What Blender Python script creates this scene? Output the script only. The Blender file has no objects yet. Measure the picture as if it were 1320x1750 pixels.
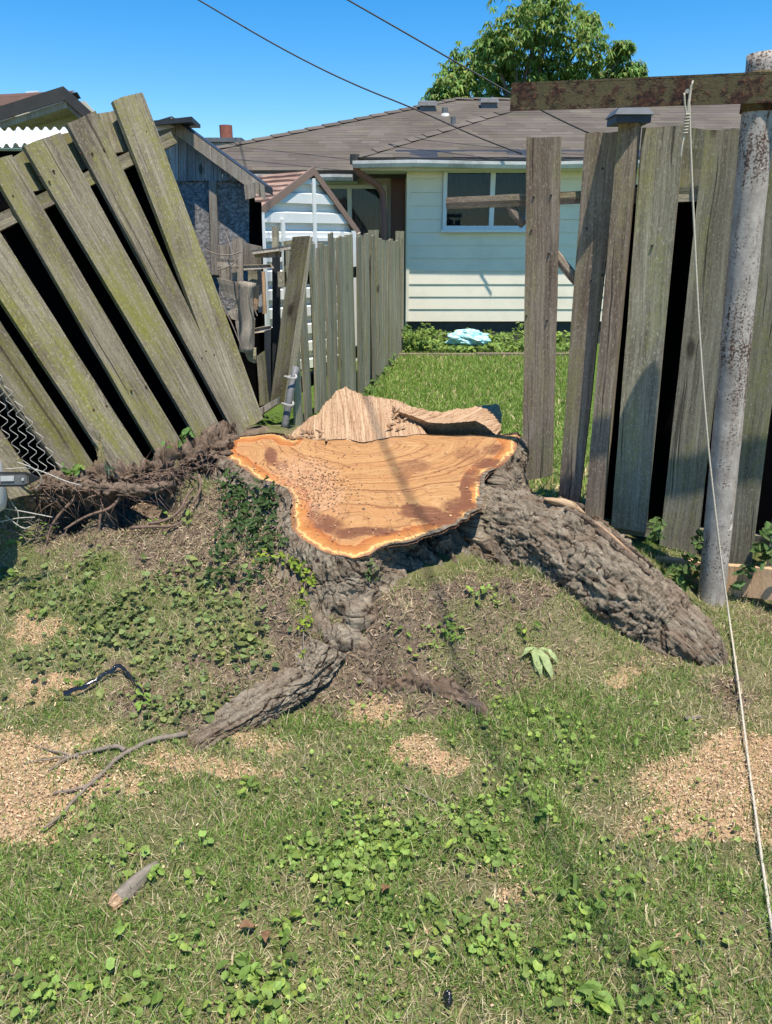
import bpy, math, random
import numpy as np
from mathutils import Vector, Matrix

random.seed(7)
rng = np.random.default_rng(11)
scene = bpy.context.scene
COL = scene.collection

# ------------------------------------------------------------------ camera, sky, sun
F, CX, CY = 1315.0, 660.0, 875.0
PITCH = math.radians(19.7)
CAMH = 1.4
cam_data = bpy.data.cameras.new('camera')
cam = bpy.data.objects.new('camera', cam_data)
COL.objects.link(cam)
cam.location = (0, 0, CAMH)
cam.rotation_euler = (math.radians(90) - PITCH, 0, 0)
cam_data.sensor_fit = 'VERTICAL'
cam_data.sensor_height = 24.0
cam_data.lens = 24.0 * F / 1750.0
cam_data.clip_start = 0.02
cam_data.clip_end = 2000
scene.camera = cam

SUN_TO = Vector((0.17, -0.38, 1.28)).normalized()
SUN_EL = math.asin(SUN_TO.z)
SUN_AZ = math.atan2(SUN_TO.x, SUN_TO.y)          # from +Y clockwise
world = bpy.data.worlds.new('World')
scene.world = world
world.use_nodes = True
wn = world.node_tree
wn.nodes.clear()
wo = wn.nodes.new('ShaderNodeOutputWorld')
wb = wn.nodes.new('ShaderNodeBackground')
sk = wn.nodes.new('ShaderNodeTexSky')
sk.sky_type = 'NISHITA'
sk.sun_disc = False
sk.sun_elevation = SUN_EL
sk.sun_rotation = SUN_AZ
sk.altitude = 200
sk.air_density = 1.0
sk.dust_density = 0.1
sk.ozone_density = 4.0
wb.inputs['Strength'].default_value = 0.125
hs = wn.nodes.new('ShaderNodeHueSaturation')
hs.inputs['Saturation'].default_value = 1.43
hs.inputs['Value'].default_value = 1.0
wn.links.new(sk.outputs[0], hs.inputs['Color'])
wn.links.new(hs.outputs[0], wb.inputs[0])
wn.links.new(wb.outputs[0], wo.inputs[0])

sl = bpy.data.lights.new('sun', 'SUN')
sl.energy = 4.9
sl.angle = math.radians(0.53)
sl.color = (1.0, 0.94, 0.84)
so = bpy.data.objects.new('sun', sl)
COL.objects.link(so)
so.rotation_euler = SUN_TO.to_track_quat('Z', 'Y').to_euler()
so.location = SUN_TO * 20

scene.view_settings.view_transform = 'Standard'
scene.view_settings.look = 'None'
scene.view_settings.exposure = 0.55
scene.view_settings.gamma = 1.0
scene.view_settings.use_curve_mapping = False
scene.cycles.max_bounces = 6
scene.cycles.diffuse_bounces = 3
scene.cycles.glossy_bounces = 2
scene.cycles.transmission_bounces = 3
scene.cycles.transparent_max_bounces = 8
scene.cycles.use_denoising = True

# ------------------------------------------------------------------ pixels to places
CP, SP = math.cos(PITCH), math.sin(PITCH)
def ray(u, v):
    dx, dy = (u - CX) / F, (CY - v) / F
    return np.array([dx, CP + dy * SP, -SP + dy * CP])
O = np.array([0, 0, CAMH])
def atY(u, v, Y):
    d = ray(u, v); return O + d * (Y / d[1])
def atZ(u, v, z):
    d = ray(u, v); return O + d * ((z - CAMH) / d[2])
def atP(u, v, pl):
    p0, n = pl; d = ray(u, v)
    return O + d * (np.dot(p0 - O, n) / np.dot(d, n))
def proj(P):
    P = np.atleast_2d(P)
    x = P[:, 0]; y = P[:, 1]; z = P[:, 2] - CAMH
    d = y * CP - z * SP
    d = np.where(d < 0.05, 0.05, d)
    return CX + F * x / d, CY - F * (y * SP + z * CP) / d
def plane3(a, b, c):
    n = np.cross(b - a, c - a); n = n / np.linalg.norm(n)
    if np.dot(n, O - a) < 0: n = -n          # faces the camera
    return (a, n)
def vplane(Y):
    return (np.array([0, Y, 0.0]), np.array([0, -1.0, 0]))

# ------------------------------------------------------------------ noise (vectorised)
def _h(i, j, k, s=0):
    i = i.astype(np.int64); j = j.astype(np.int64); k = k.astype(np.int64)
    n = (i * 374761393 + j * 668265263 + k * 2147483647 + s * 1274126177) & 0xFFFFFFFF
    n = ((n ^ (n >> 13)) * 1274126177) & 0xFFFFFFFF
    n = ((n ^ (n >> 16)) * 2246822519) & 0xFFFFFFFF
    n = n ^ (n >> 15)
    return (n & 0xFFFFFF) / float(0x1000000)
def vnoise(P, s=0):
    P = np.asarray(P, float)
    f = np.floor(P); t = P - f; t = t * t * (3 - 2 * t)
    i, j, k = f[:, 0], f[:, 1], f[:, 2]
    r = 0
    for a in (0, 1):
        wa = t[:, 0] if a else 1 - t[:, 0]
        for b in (0, 1):
            wb_ = t[:, 1] if b else 1 - t[:, 1]
            for c in (0, 1):
                wc = t[:, 2] if c else 1 - t[:, 2]
                r = r + wa * wb_ * wc * _h(i + a, j + b, k + c, s)
    return r * 2 - 1
def fbm(P, o=4, s=0, g=0.5):
    P = np.asarray(P, float); r = 0; a = 1
    for q in range(o):
        r = r + a * vnoise(P * 2 ** q + 7.3 * q, s + q); a *= g
    return r
def voro(P, s=0, vec=False):
    P = np.asarray(P, float)
    f = np.floor(P)
    F1 = np.full(len(P), 9.0); F2 = np.full(len(P), 9.0); ID = np.zeros(len(P)); D = np.zeros_like(P)
    for a in (-1, 0, 1):
        for b in (-1, 0, 1):
            for c in (-1, 0, 1):
                i, j, k = f[:, 0] + a, f[:, 1] + b, f[:, 2] + c
                q = np.stack([i + _h(i, j, k, s), j + _h(i, j, k, s + 1), k + _h(i, j, k, s + 2)], 1)
                d = np.sqrt(((q - P) ** 2).sum(1))
                m = d < F1
                F2 = np.where(m, F1, np.minimum(F2, d))
                ID = np.where(m, _h(i, j, k, s + 5), ID)
                if vec: D[m] = (P - q)[m]
                F1 = np.where(m, d, F1)
    return (F1, F2, ID, D) if vec else (F1, F2, ID)
def sstep(a, b, x):
    t = np.clip((x - a) / (b - a), 0, 1); return t * t * (3 - 2 * t)

# ------------------------------------------------------------------ objects
def wloc(o):
    l = Vector((0, 0, 0))
    while o is not None:
        l = l + o.location; o = o.parent
    return l
def tag(o, label=None, cat=None, group=None, kind=None):
    if label: o['label'] = label
    if cat: o['category'] = cat
    if group: o['group'] = group
    if kind: o['kind'] = kind
    return o
def thing(name, label, cat, loc=(0, 0, 0), group=None):
    o = bpy.data.objects.new(name, None); COL.objects.link(o)
    o.location = Vector([float(q) for q in loc]); o.empty_display_size = 0.1
    return tag(o, label, cat, group)
def mesh(name, verts, faces, mat, parent=None, attrs=None, smooth=False, kind=None, origin=None):
    """verts: world space; faces: list of arrays/tuples; linked as one object under parent"""
    v = np.asarray(verts, float).reshape(-1, 3)
    off = np.array(wloc(parent)) if parent is not None else (np.array(origin, float) if origin is not None else v.mean(0) * 0)
    me = bpy.data.meshes.new(name)
    lv = (v - off).astype(np.float32)
    if isinstance(faces, np.ndarray): faces = [faces]
    groups = {}
    if len(faces) and isinstance(faces[0], np.ndarray) and faces[0].ndim == 2:
        arrs = faces
    else:
        for f in faces: groups.setdefault(len(f), []).append(f)
        arrs = [np.array(g) for g in groups.values()]
    nl = sum(a.size for a in arrs); nf = sum(len(a) for a in arrs)
    me.vertices.add(len(lv)); me.vertices.foreach_set('co', lv.ravel())
    me.loops.add(nl); me.polygons.add(nf)
    me.loops.foreach_set('vertex_index', np.concatenate([a.ravel() for a in arrs]).astype(np.int32))
    starts = []; c = 0
    for a in arrs:
        starts.append(c + np.arange(len(a)) * a.shape[1]); c += a.size
    me.polygons.foreach_set('loop_start', np.concatenate(starts).astype(np.int32))
    me.polygons.foreach_set('use_smooth', np.full(nf, bool(smooth)))
    me.update(calc_edges=True)
    for k, d in (attrs or {}).items():
        d = np.asarray(d, np.float32)
        if d.ndim == 1:
            at = me.attributes.new(k, 'FLOAT', 'POINT'); at.data.foreach_set('value', d)
        elif k == 'col':
            at = me.attributes.new(k, 'FLOAT_COLOR', 'POINT')
            at.data.foreach_set('color', np.concatenate([d, np.ones((len(d), 1), np.float32)], 1).ravel())
        else:
            at = me.attributes.new(k, 'FLOAT_VECTOR', 'POINT'); at.data.foreach_set('vector', d.ravel())
    me.validate()
    if mat: me.materials.append(mat)
    o = bpy.data.objects.new(name, me); COL.objects.link(o)
    if parent is not None: o.parent = parent
    elif origin is not None: o.location = Vector([float(q) for q in origin])
    if kind: o['kind'] = kind
    return o
class MB:
    """collects shapes for one mesh object"""
    def __init__(s): s.v = []; s.f = []; s.g = []; s.n = 0; s.c = []
    def add(s, v, f, g=None, c=None):
        v = np.asarray(v, float); s.v.append(v)
        for q in f: s.f.append(tuple(int(i) + s.n for i in q))
        s.g.append(np.asarray(g, float) if g is not None else v)
        s.c.append(np.tile(np.asarray(c if c is not None else (1, 1, 1), float), (len(v), 1)))
        s.n += len(v); return s
    def box(s, lo, hi, c=None):
        x0, y0, z0 = lo; x1, y1, z1 = hi
        v = [(x0,y0,z0),(x1,y0,z0),(x1,y1,z0),(x0,y1,z0),(x0,y0,z1),(x1,y0,z1),(x1,y1,z1),(x0,y1,z1)]
        return s.add(v, BOXF, c=c)
    def hexa(s, b, t, c=None):
        return s.add(np.array(list(b) + list(t)), BOXF, c=c)
    def tube(s, pts, r, n=6, cap=True, c=None):
        v, f, g = tube_geo(pts, r, n, cap); return s.add(v, f, g, c)
    def build(s, name, mat, parent=None, smooth=False, kind=None, origin=None):
        return mesh(name, np.concatenate(s.v), s.f, mat, parent, {'gc': np.concatenate(s.g), 'col': np.concatenate(s.c)}, smooth, kind, origin)
BOXF = [(0,3,2,1),(4,5,6,7),(0,1,5,4),(1,2,6,5),(2,3,7,6),(3,0,4,7)]
def frames(P):
    P = np.asarray(P, float)
    T = np.gradient(P, axis=0); T /= np.linalg.norm(T, axis=1)[:, None] + 1e-12
    up = np.array([0, 0, 1.0]) if abs(T[0][2]) < 0.9 else np.array([1.0, 0, 0])
    N = []; n = np.cross(T[0], up); n /= np.linalg.norm(n)
    for t in T:
        n = n - t * np.dot(n, t); n /= np.linalg.norm(n) + 1e-12; N.append(n.copy())
    N = np.array(N); return T, N, np.cross(T, N)
def tube_geo(pts, r, n=6, cap=True):
    P = np.asarray(pts, float); K = len(P)
    R = np.broadcast_to(np.asarray(r, float), (K,)) if np.ndim(r) < 2 else None
    T, N, B = frames(P)
    a = np.arange(n) * 2 * math.pi / n
    L = np.concatenate([[0], np.cumsum(np.linalg.norm(np.diff(P, axis=0), axis=1))])
    v = P[:, None] + R[:, None, None] * (np.cos(a)[None, :, None] * N[:, None] + np.sin(a)[None, :, None] * B[:, None])
    g = np.stack([np.broadcast_to(np.cos(a), (K, n)) * R[:, None], np.broadcast_to(np.sin(a), (K, n)) * R[:, None], np.broadcast_to(L[:, None], (K, n))], 2)
    f = [(k * n + i, k * n + (i + 1) % n, (k + 1) * n + (i + 1) % n, (k + 1) * n + i) for k in range(K - 1) for i in range(n)]
    if cap: f += [tuple(range(n))[::-1], tuple((K - 1) * n + i for i in range(n))]
    return v.reshape(-1, 3), f, g.reshape(-1, 3)
def resample(pts, n):
    P = np.asarray(pts, float)
    L = np.concatenate([[0], np.cumsum(np.linalg.norm(np.diff(P, axis=0), axis=1))])
    t = np.linspace(0, L[-1], n)
    return np.stack([np.interp(t, L, P[:, i]) for i in range(P.shape[1])], 1)
def smoothpath(pts, n, it=2):
    P = np.asarray(pts, float)
    for _ in range(it):                       # corner cutting
        q = [P[0]]
        for a, b in zip(P[:-1], P[1:]): q += [a * .75 + b * .25, a * .25 + b * .75]
        q.append(P[-1]); P = np.array(q)
    return resample(P, n)

# ------------------------------------------------------------------ materials
class NT:
    def __init__(s, name):
        s.m = bpy.data.materials.new(name); s.m.use_nodes = True
        s.t = s.m.node_tree; s.t.nodes.clear()
        s.out = s.t.nodes.new('ShaderNodeOutputMaterial')
        s.b = s.t.nodes.new('ShaderNodeBsdfPrincipled')
        s.t.links.new(s.b.outputs[0], s.out.inputs[0])
    def put(s, sock, val):
        if hasattr(val, 'is_output') and val.is_output: s.t.links.new(val, sock)
        elif val is not None:
            try:
                if sock.type == 'RGBA' and len(val) == 3: val = (*val, 1)
            except TypeError: pass
            sock.default_value = val
    def n(s, ty, ins=None, **kw):
        x = s.t.nodes.new('ShaderNode' + ty)
        for k, v in kw.items(): setattr(x, k, v)
        for k, v in (ins or {}).items(): s.put(x.inputs[k], v)
        return x
    def attr(s, name): return s.n('Attribute', attribute_name=name)
    def obj(s): return s.n('TexCoord').outputs['Object']
    def math(s, op, a, b=None, c=None, clamp=False):
        x = s.n('Math', operation=op, use_clamp=clamp); s.put(x.inputs[0], a)
        if b is not None: s.put(x.inputs[1], b)
        if c is not None: s.put(x.inputs[2], c)
        return x.outputs[0]
    def vm(s, op, a, b=None):
        x = s.n('VectorMath', operation=op); s.put(x.inputs[0], a)
        if b is not None: s.put(x.inputs[1], b)
        return x.outputs[0]
    def noise(s, vec, scale, detail=4, rough=0.55, dist=0.0):
        return s.n('TexNoise', {'Vector': vec, 'Scale': scale, 'Detail': detail, 'Roughness': rough, 'Distortion': dist}).outputs[0]
    def voro(s, vec, scale, feature='F1'):
        return s.n('TexVoronoi', {'Vector': vec, 'Scale': scale}, feature=feature).outputs[0]
    def ramp(s, fac, stops):
        x = s.n('ValToRGB'); s.put(x.inputs[0], fac); r = x.color_ramp
        while len(r.elements) < len(stops): r.elements.new(0.5)
        for e, (p, c) in zip(r.elements, stops):
            e.position = p; e.color = (c, c, c, 1) if np.isscalar(c) else (*c, 1)
        return x.outputs[0]
    def mix(s, fac, a, b, mode='MIX'):
        x = s.n('Mix', data_type='RGBA', blend_type=mode, clamp_factor=True)
        s.put(x.inputs[0], fac); s.put(x.inputs[6], a); s.put(x.inputs[7], b); return x.outputs[2]
    def bump(s, h, strength=0.5, dist=0.01):
        x = s.n('Bump', {'Strength': strength, 'Distance': dist, 'Height': h})
        s.put(s.b.inputs['Normal'], x.outputs[0]); return x.outputs[0]
    def set(s, col=None, rough=None, spec=None, metal=None):
        if col is not None: s.put(s.b.inputs['Base Color'], col)
        if rough is not None: s.put(s.b.inputs['Roughness'], rough)
        if spec is not None: s.put(s.b.inputs['Specular IOR Level'], spec)
        if metal is not None: s.put(s.b.inputs['Metallic'], metal)
        return s.m

def mat_wood(name, dark, light, moss=(0.17, 0.17, 0.035), moss_amt=0.5, brown=(0.16, 0.095, 0.05), brown_amt=0.2, rough=0.85, knots=True, tint=0.25):
    s = NT(name)
    rnd = s.n('ObjectInfo').outputs['Random']
    gc = s.attr('gc').outputs['Vector']
    offv = s.n('CombineXYZ', {0: s.math('MULTIPLY', rnd, 13.7), 1: s.math('MULTIPLY', rnd, 71.3), 2: s.math('MULTIPLY', rnd, 37.1)}).outputs[0]
    p = s.vm('ADD', gc, offv)
    wob = s.noise(p, 3.0, 2)
    pw = s.vm('ADD', p, s.n('CombineXYZ', {0: s.math('MULTIPLY', s.math('SUBTRACT', wob, 0.5), 0.03)}).outputs[0])
    g1 = s.noise(s.vm('MULTIPLY', pw, (95, 95, 2.6)), 1.0, 5, 0.65)
    g2 = s.noise(s.vm('MULTIPLY', pw, (28, 28, 1.1)), 1.0, 3, 0.6)
    g3 = s.noise(s.vm('MULTIPLY', p, (160, 160, 40)), 1.0, 3, 0.7)
    fac = s.math('ADD', s.math('MULTIPLY', g1, 0.55), s.math('ADD', s.math('MULTIPLY', g2, 0.3), s.math('MULTIPLY', g3, 0.2)))
    c = s.mix(s.ramp(fac, [(0.36, 0.0), (0.66, 1.0)]), dark, light)
    blot = s.noise(s.vm('MULTIPLY', p, (7, 7, 2.6)), 1.0, 5, 0.62)
    c = s.mix(s.math('MULTIPLY', s.ramp(blot, [(0.48, 0.0), (0.66, 1.0)]), brown_amt), c, brown)
    m1 = s.noise(s.vm('MULTIPLY', s.vm('ADD', p, (5, 3, 9)), (9, 9, 1.8)), 1.0, 6, 0.68)
    m2 = s.noise(p, 55.0, 4, 0.7)
    mm = s.math('ADD', s.math('MULTIPLY', m1, 0.75), s.math('MULTIPLY', m2, 0.28))
    lo = 0.66 - 0.30 * moss_amt
    mf = s.math('MULTIPLY', s.ramp(mm, [(lo, 0.0), (lo + 0.16, 1.0)]), 0.85)
    c = s.mix(mf, c, s.mix(m2, tuple(q * 0.6 for q in moss), tuple(q * 1.5 for q in moss)))
    spk = s.noise(s.vm('MULTIPLY', p, (1, 1, .5)), 150.0, 4, 0.8)
    c = s.mix(s.ramp(spk, [(0.55, 0.0), (0.66, 0.7)]), c, tuple(min(1, q * 1.3 + 0.03) for q in light))
    if knots:
        kv = s.voro(s.vm('MULTIPLY', s.vm('ADD', p, (1.7, 0, 0.4)), (4.5, 0.01, 1.9)), 1.0)
        c = s.mix(s.ramp(kv, [(0.05, 0.85), (0.10, 0.0)]), c, tuple(q * 0.45 for q in brown))
    crack = s.ramp(s.noise(s.vm('MULTIPLY', pw, (60, 60, 0.9)), 1.0, 2, 0.5), [(0.30, 1.0), (0.335, 0.0)])
    c = s.mix(s.math('MULTIPLY', crack, 0.7), c, tuple(q * 0.3 for q in dark))
    tv = s.math('ADD', 1.0 - tint, s.math('MULTIPLY', rnd, 2 * tint))
    c = s.mix(1.0, c, s.n('CombineColor', {0: tv, 1: tv, 2: tv}).outputs[0], 'MULTIPLY')
    h = s.math('SUBTRACT', s.math('ADD', s.math('MULTIPLY', g1, 0.7), s.math('MULTIPLY', g3, 0.4)), crack)
    s.bump(h, 0.6, 0.004)
    return s.set(c, rough, 0.25)

def mat_plain(name, col, rough=0.6, var=0.15, scale=20, bump=0.15, spec=0.4, metal=0.0, dirt=None, dirt_amt=0.0, bdist=0.003):
    s = NT(name); p = s.obj()
    a = s.noise(p, scale, 5, 0.6); b = s.noise(p, scale * 6.3, 3, 0.6)
    f = s.math('ADD', s.math('MULTIPLY', a, 0.65), s.math('MULTIPLY', b, 0.35))
    c = s.mix(s.ramp(f, [(0.3, 0.0), (0.7, 1.0)]), tuple(q * (1 - var) for q in col), tuple(min(1, q * (1 + var)) for q in col))
    if dirt:
        d = s.noise(p, scale * 0.35, 6, 0.7)
        c = s.mix(s.math('MULTIPLY', s.ramp(d, [(0.48, 0.0), (0.68, 1.0)]), dirt_amt), c, dirt)
    if bump: s.bump(f, bump, bdist)
    return s.set(c, rough, spec, metal)

def mat_leaf(name, rough=0.55, trans=0.3):
    s = NT(name); c = s.attr('col').outputs['Color']
    nz = s.noise(s.obj(), 70, 3, 0.6)
    c = s.mix(1.0, c, s.ramp(nz, [(0.25, 0.7), (0.75, 1.25)]), 'MULTIPLY')
    s.set(c, rough, 0.3)
    t = s.n('BsdfTranslucent', {'Color': c})
    mx = s.n('MixShader', {0: trans, 1: s.b.outputs[0], 2: t.outputs[0]})
    s.t.links.new(mx.outputs[0], s.out.inputs[0])
    return s.m

M = {}
M['fence_left'] = mat_wood('mossy_grey_wood', (0.062, 0.050, 0.032), (0.275, 0.24, 0.165), (0.15, 0.145, 0.020), 0.60, (0.07, 0.05, 0.032), 0.7)
M['fence_right'] = mat_wood('weathered_green_wood', (0.07, 0.062, 0.044), (0.36, 0.325, 0.235), (0.215, 0.21, 0.08), 0.52, (0.09, 0.068, 0.048), 0.35)
M['fence_brown'] = mat_wood('brown_weathered_wood', (0.062, 0.046, 0.034), (0.39, 0.31, 0.225), (0.235, 0.22, 0.09), 0.46, (0.12, 0.07, 0.042), 0.5)
M['picket'] = mat_wood('grey_picket_wood', (0.12, 0.105, 0.07), (0.40, 0.355, 0.25), (0.19, 0.18, 0.055), 0.48, (0.13, 0.10, 0.06), 0.3)
M['scrap'] = mat_wood('scrap_grey_wood', (0.13, 0.105, 0.08), (0.40, 0.345, 0.27), (0.17, 0.16, 0.07), 0.15, (0.17, 0.11, 0.07), 0.45)
M['fresh_board'] = mat_wood('tan_new_board', (0.42, 0.25, 0.13), (0.62, 0.42, 0.26), (0.3, 0.25, 0.1), 0.0, (0.45, 0.24, 0.12), 0.3, tint=0.05)
M['shed_wood'] = mat_wood('old_shed_grey_wood', (0.14, 0.14, 0.14), (0.42, 0.42, 0.40), (0.14, 0.14, 0.08), 0.05, (0.13, 0.10, 0.07), 0.3)
M['timber'] = mat_wood('bed_edging_timber', (0.11, 0.08, 0.06), (0.27, 0.21, 0.16), (0.15, 0.15, 0.06), 0.2)
M['leaf'] = mat_leaf('leaf_green', 0.6, 0.38)
M['blade'] = mat_leaf('grass_blade', 0.6, 0.35)
M['chip'] = mat_leaf('wood_chip', 0.9, 0.05)
M['shade_fill'] = mat_plain('near_black_shade_fill', (0.0045, 0.0045, 0.005), 1.0, 0.3, 8, 0.1, 0.0)  # near-black colour stands in for deep shade in gaps and recesses
M['siding'] = mat_plain('cream_siding', (0.87, 0.785, 0.61), 0.5, 0.04, 6, 0.05, 0.4, dirt=(0.45, 0.43, 0.33), dirt_amt=0.22)
M['white'] = mat_plain('white_paint', (0.78, 0.78, 0.74), 0.45, 0.05, 8, 0.05, 0.4, dirt=(0.5, 0.47, 0.4), dirt_amt=0.2)
M['shed_metal'] = mat_plain('white_shed_metal', (0.80, 0.80, 0.74), 0.4, 0.04, 6, 0.03, 0.4, dirt=(0.5, 0.46, 0.38), dirt_amt=0.2)
M['soffit'] = mat_plain('cream_soffit', (0.66, 0.63, 0.52), 0.6, 0.05, 6, 0.05)
M['fascia'] = mat_plain('dark_fascia', (0.05, 0.045, 0.04), 0.6, 0.3, 6, 0.2)
M['brown_paint'] = mat_plain('brown_paint', (0.16, 0.075, 0.055), 0.5, 0.1, 6, 0.05)
M['downspout'] = mat_plain('brown_downspout', (0.22, 0.10, 0.08), 0.45, 0.15, 8, 0.05)
M['gutter'] = mat_plain('weathered_gutter', (0.62, 0.61, 0.56), 0.5, 0.15, 6, 0.1, dirt=(0.18, 0.16, 0.13), dirt_amt=0.6)
M['tan_trim'] = mat_plain('tan_brown_trim', (0.26, 0.17, 0.125), 0.5, 0.1, 8, 0.05)
M['found'] = mat_plain('dark_foundation', (0.07, 0.065, 0.06), 0.9, 0.3, 12, 0.3)
M['brick'] = mat_plain('red_brick', (0.32, 0.11, 0.07), 0.85, 0.25, 30, 0.3)
M['grey_metal'] = mat_plain('grey_metal', (0.17, 0.17, 0.165), 0.65, 0.35, 25, 0.2, 0.4, 0.2)
M['galv'] = mat_plain('galvanised_wire', (0.42, 0.40, 0.35), 0.6, 0.25, 40, 0.1, 0.4, 0.1)
M['wire'] = mat_plain('black_wire', (0.02, 0.02, 0.022), 0.6, 0.2, 5, 0)
M['rope'] = mat_plain('cream_cord', (0.50, 0.45, 0.35), 0.8, 0.15, 200, 0.4)
M['plastic_black'] = mat_plain('black_plastic', (0.012, 0.013, 0.015), 0.18, 0.2, 30, 0.3, 0.6)
M['plastic_white'] = mat_plain('white_plastic', (0.72, 0.70, 0.60), 0.4, 0.05, 10, 0.05)
M['bag'] = mat_plain('pale_blue_plastic', (0.42, 0.72, 0.74), 0.3, 0.12, 14, 0.3, 0.5)
M['cap_metal'] = mat_plain('blue_grey_post_cap', (0.075, 0.09, 0.105), 0.6, 0.3, 20, 0.1, 0.3)
M['curtain'] = mat_plain('teal_grey_curtain', (0.035, 0.052, 0.056), 0.9, 0.2, 6, 0.1)
M['blind'] = mat_plain('pale_blind', (0.16, 0.17, 0.18), 0.7, 0.08, 6, 0.05)
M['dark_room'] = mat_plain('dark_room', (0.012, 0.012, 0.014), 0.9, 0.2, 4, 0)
M['twig'] = mat_plain('grey_twig', (0.20, 0.16, 0.125), 0.85, 0.35, 60, 0.5)
M['root'] = mat_plain('brown_fine_root', (0.16, 0.105, 0.075), 0.9, 0.45, 60, 0.5)
M['white_sheet'] = mat_plain('white_metal_sheet', (0.75, 0.75, 0.74), 0.35, 0.06, 6, 0.05, 0.5, dirt=(0.35, 0.3, 0.25), dirt_amt=0.25)
M['beige'] = mat_plain('beige_siding', (0.44, 0.42, 0.32), 0.6, 0.05, 6, 0.05)
M['shade_black'] = mat_plain('black_roofing', (0.03, 0.032, 0.036), 0.5, 0.3, 12, 0.2)

def m_glass():
    s = NT('window_glass')
    g = s.n('BsdfGlossy', {'Color': (0.9, 0.95, 1.0), 'Roughness': 0.03})
    t = s.n('BsdfTransparent', {'Color': (0.7, 0.78, 0.8)})
    fr = s.n('Fresnel', {'IOR': 1.6})
    x = s.n('MixShader', {0: s.math('MULTIPLY', fr.outputs[0], 0.35), 1: t.outputs[0], 2: g.outputs[0]})
    s.t.links.new(x.outputs[0], s.out.inputs[0]); return s.m
M['glass'] = m_glass()

def m_shingle(name, a, b, c3):
    s = NT(name); c = s.attr('col').outputs['Color']; p = s.obj()
    n1 = s.noise(p, 1.3, 4, 0.6); n2 = s.noise(p, 90, 3, 0.7)
    col = s.mix(s.ramp(n1, [(0.35, 0.0), (0.65, 1.0)]), a, b)
    col = s.mix(s.math('MULTIPLY', n2, 0.5), col, c3)
    col = s.mix(1.0, col, c, 'MULTIPLY')
    s.bump(n2, 0.4, 0.004); return s.set(col, 0.9, 0.2)
M['shingle'] = m_shingle('grey_brown_shingle', (0.112, 0.094, 0.076), (0.155, 0.132, 0.108), (0.066, 0.055, 0.044))
M['shingle_brown'] = m_shingle('red_brown_shingle', (0.13, 0.075, 0.06), (0.17, 0.10, 0.08), (0.08, 0.05, 0.04))
M['shed_roof'] = m_shingle('brown_shed_roof', (0.30, 0.19, 0.145), (0.40, 0.265, 0.20), (0.20, 0.12, 0.09))

def m_osb():
    s = NT('grey_strand_board'); p = s.obj()
    v = s.n('TexVoronoi', {'Vector': s.vm('MULTIPLY', p, (1, 0.2, 1.3)), 'Scale': 62.0}).outputs['Color']
    n = s.noise(p, 60, 4, 0.7); big = s.noise(p, 3, 3)
    x = s.n('SeparateColor', {0: v}).outputs[0]
    f = s.math('ADD', s.math('MULTIPLY', x, 0.6), s.math('MULTIPLY', n, 0.5))
    c = s.ramp(f, [(0.2, (0.13, 0.12, 0.115)), (0.55, (0.24, 0.225, 0.215)), (0.9, (0.42, 0.40, 0.375))])
    s.bump(f, 0.5, 0.004); return s.set(c, 0.9, 0.2)
M['osb'] = m_osb()

def m_rust(name, white):
    s = NT(name); p = s.obj()
    a = s.noise(p, 16, 6, 0.7); b = s.noise(p, 75, 5, 0.75); big = s.noise(p, 3.5, 4, 0.6)
    rust = s.ramp(b, [(0.36, (0.010, 0.006, 0.005)), (0.5, (0.045, 0.019, 0.011)), (0.70, (0.17, 0.068, 0.028))])
    if white:
        pnt = s.mix(s.ramp(a, [(0.35, 0.0), (0.7, 1.0)]), (0.30, 0.26, 0.22), (0.56, 0.50, 0.425))
        sp = s.noise(p, 130, 4, 0.65)
        f = s.math('ADD', s.math('MULTIPLY', sp, 0.62), s.math('ADD', s.math('MULTIPLY', big, 0.50), s.math('MULTIPLY', a, 0.16)))
        run = s.noise(s.vm('MULTIPLY', p, (45, 45, 2.2)), 1.0, 4, 0.65)
        f = s.math('ADD', f, s.math('MULTIPLY', s.math('SUBTRACT', run, 0.5), 0.30))
        pnt = s.mix(s.ramp(run, [(0.5, 0.0), (0.7, 0.55)]), pnt, (0.24, 0.155, 0.10))
        m = s.ramp(f, [(0.655, 0.0), (0.73, 0.9)])
    else:
        pnt = s.mix(b, (0.045, 0.037, 0.017), (0.17, 0.14, 0.06))
        f = s.math('ADD', s.math('MULTIPLY', a, 0.8), s.math('MULTIPLY', big, 0.3))
        m = s.ramp(f, [(0.52, 1.0), (0.60, 0.15)])
    c = s.mix(m, pnt, rust)
    s.bump(s.math('ADD', b, m), 0.5, 0.003)
    return s.set(c, 0.75, 0.3)
M['pole'] = m_rust('rust_specked_white_paint', True)
M['bar'] = m_rust('rusted_steel', False)

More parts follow.
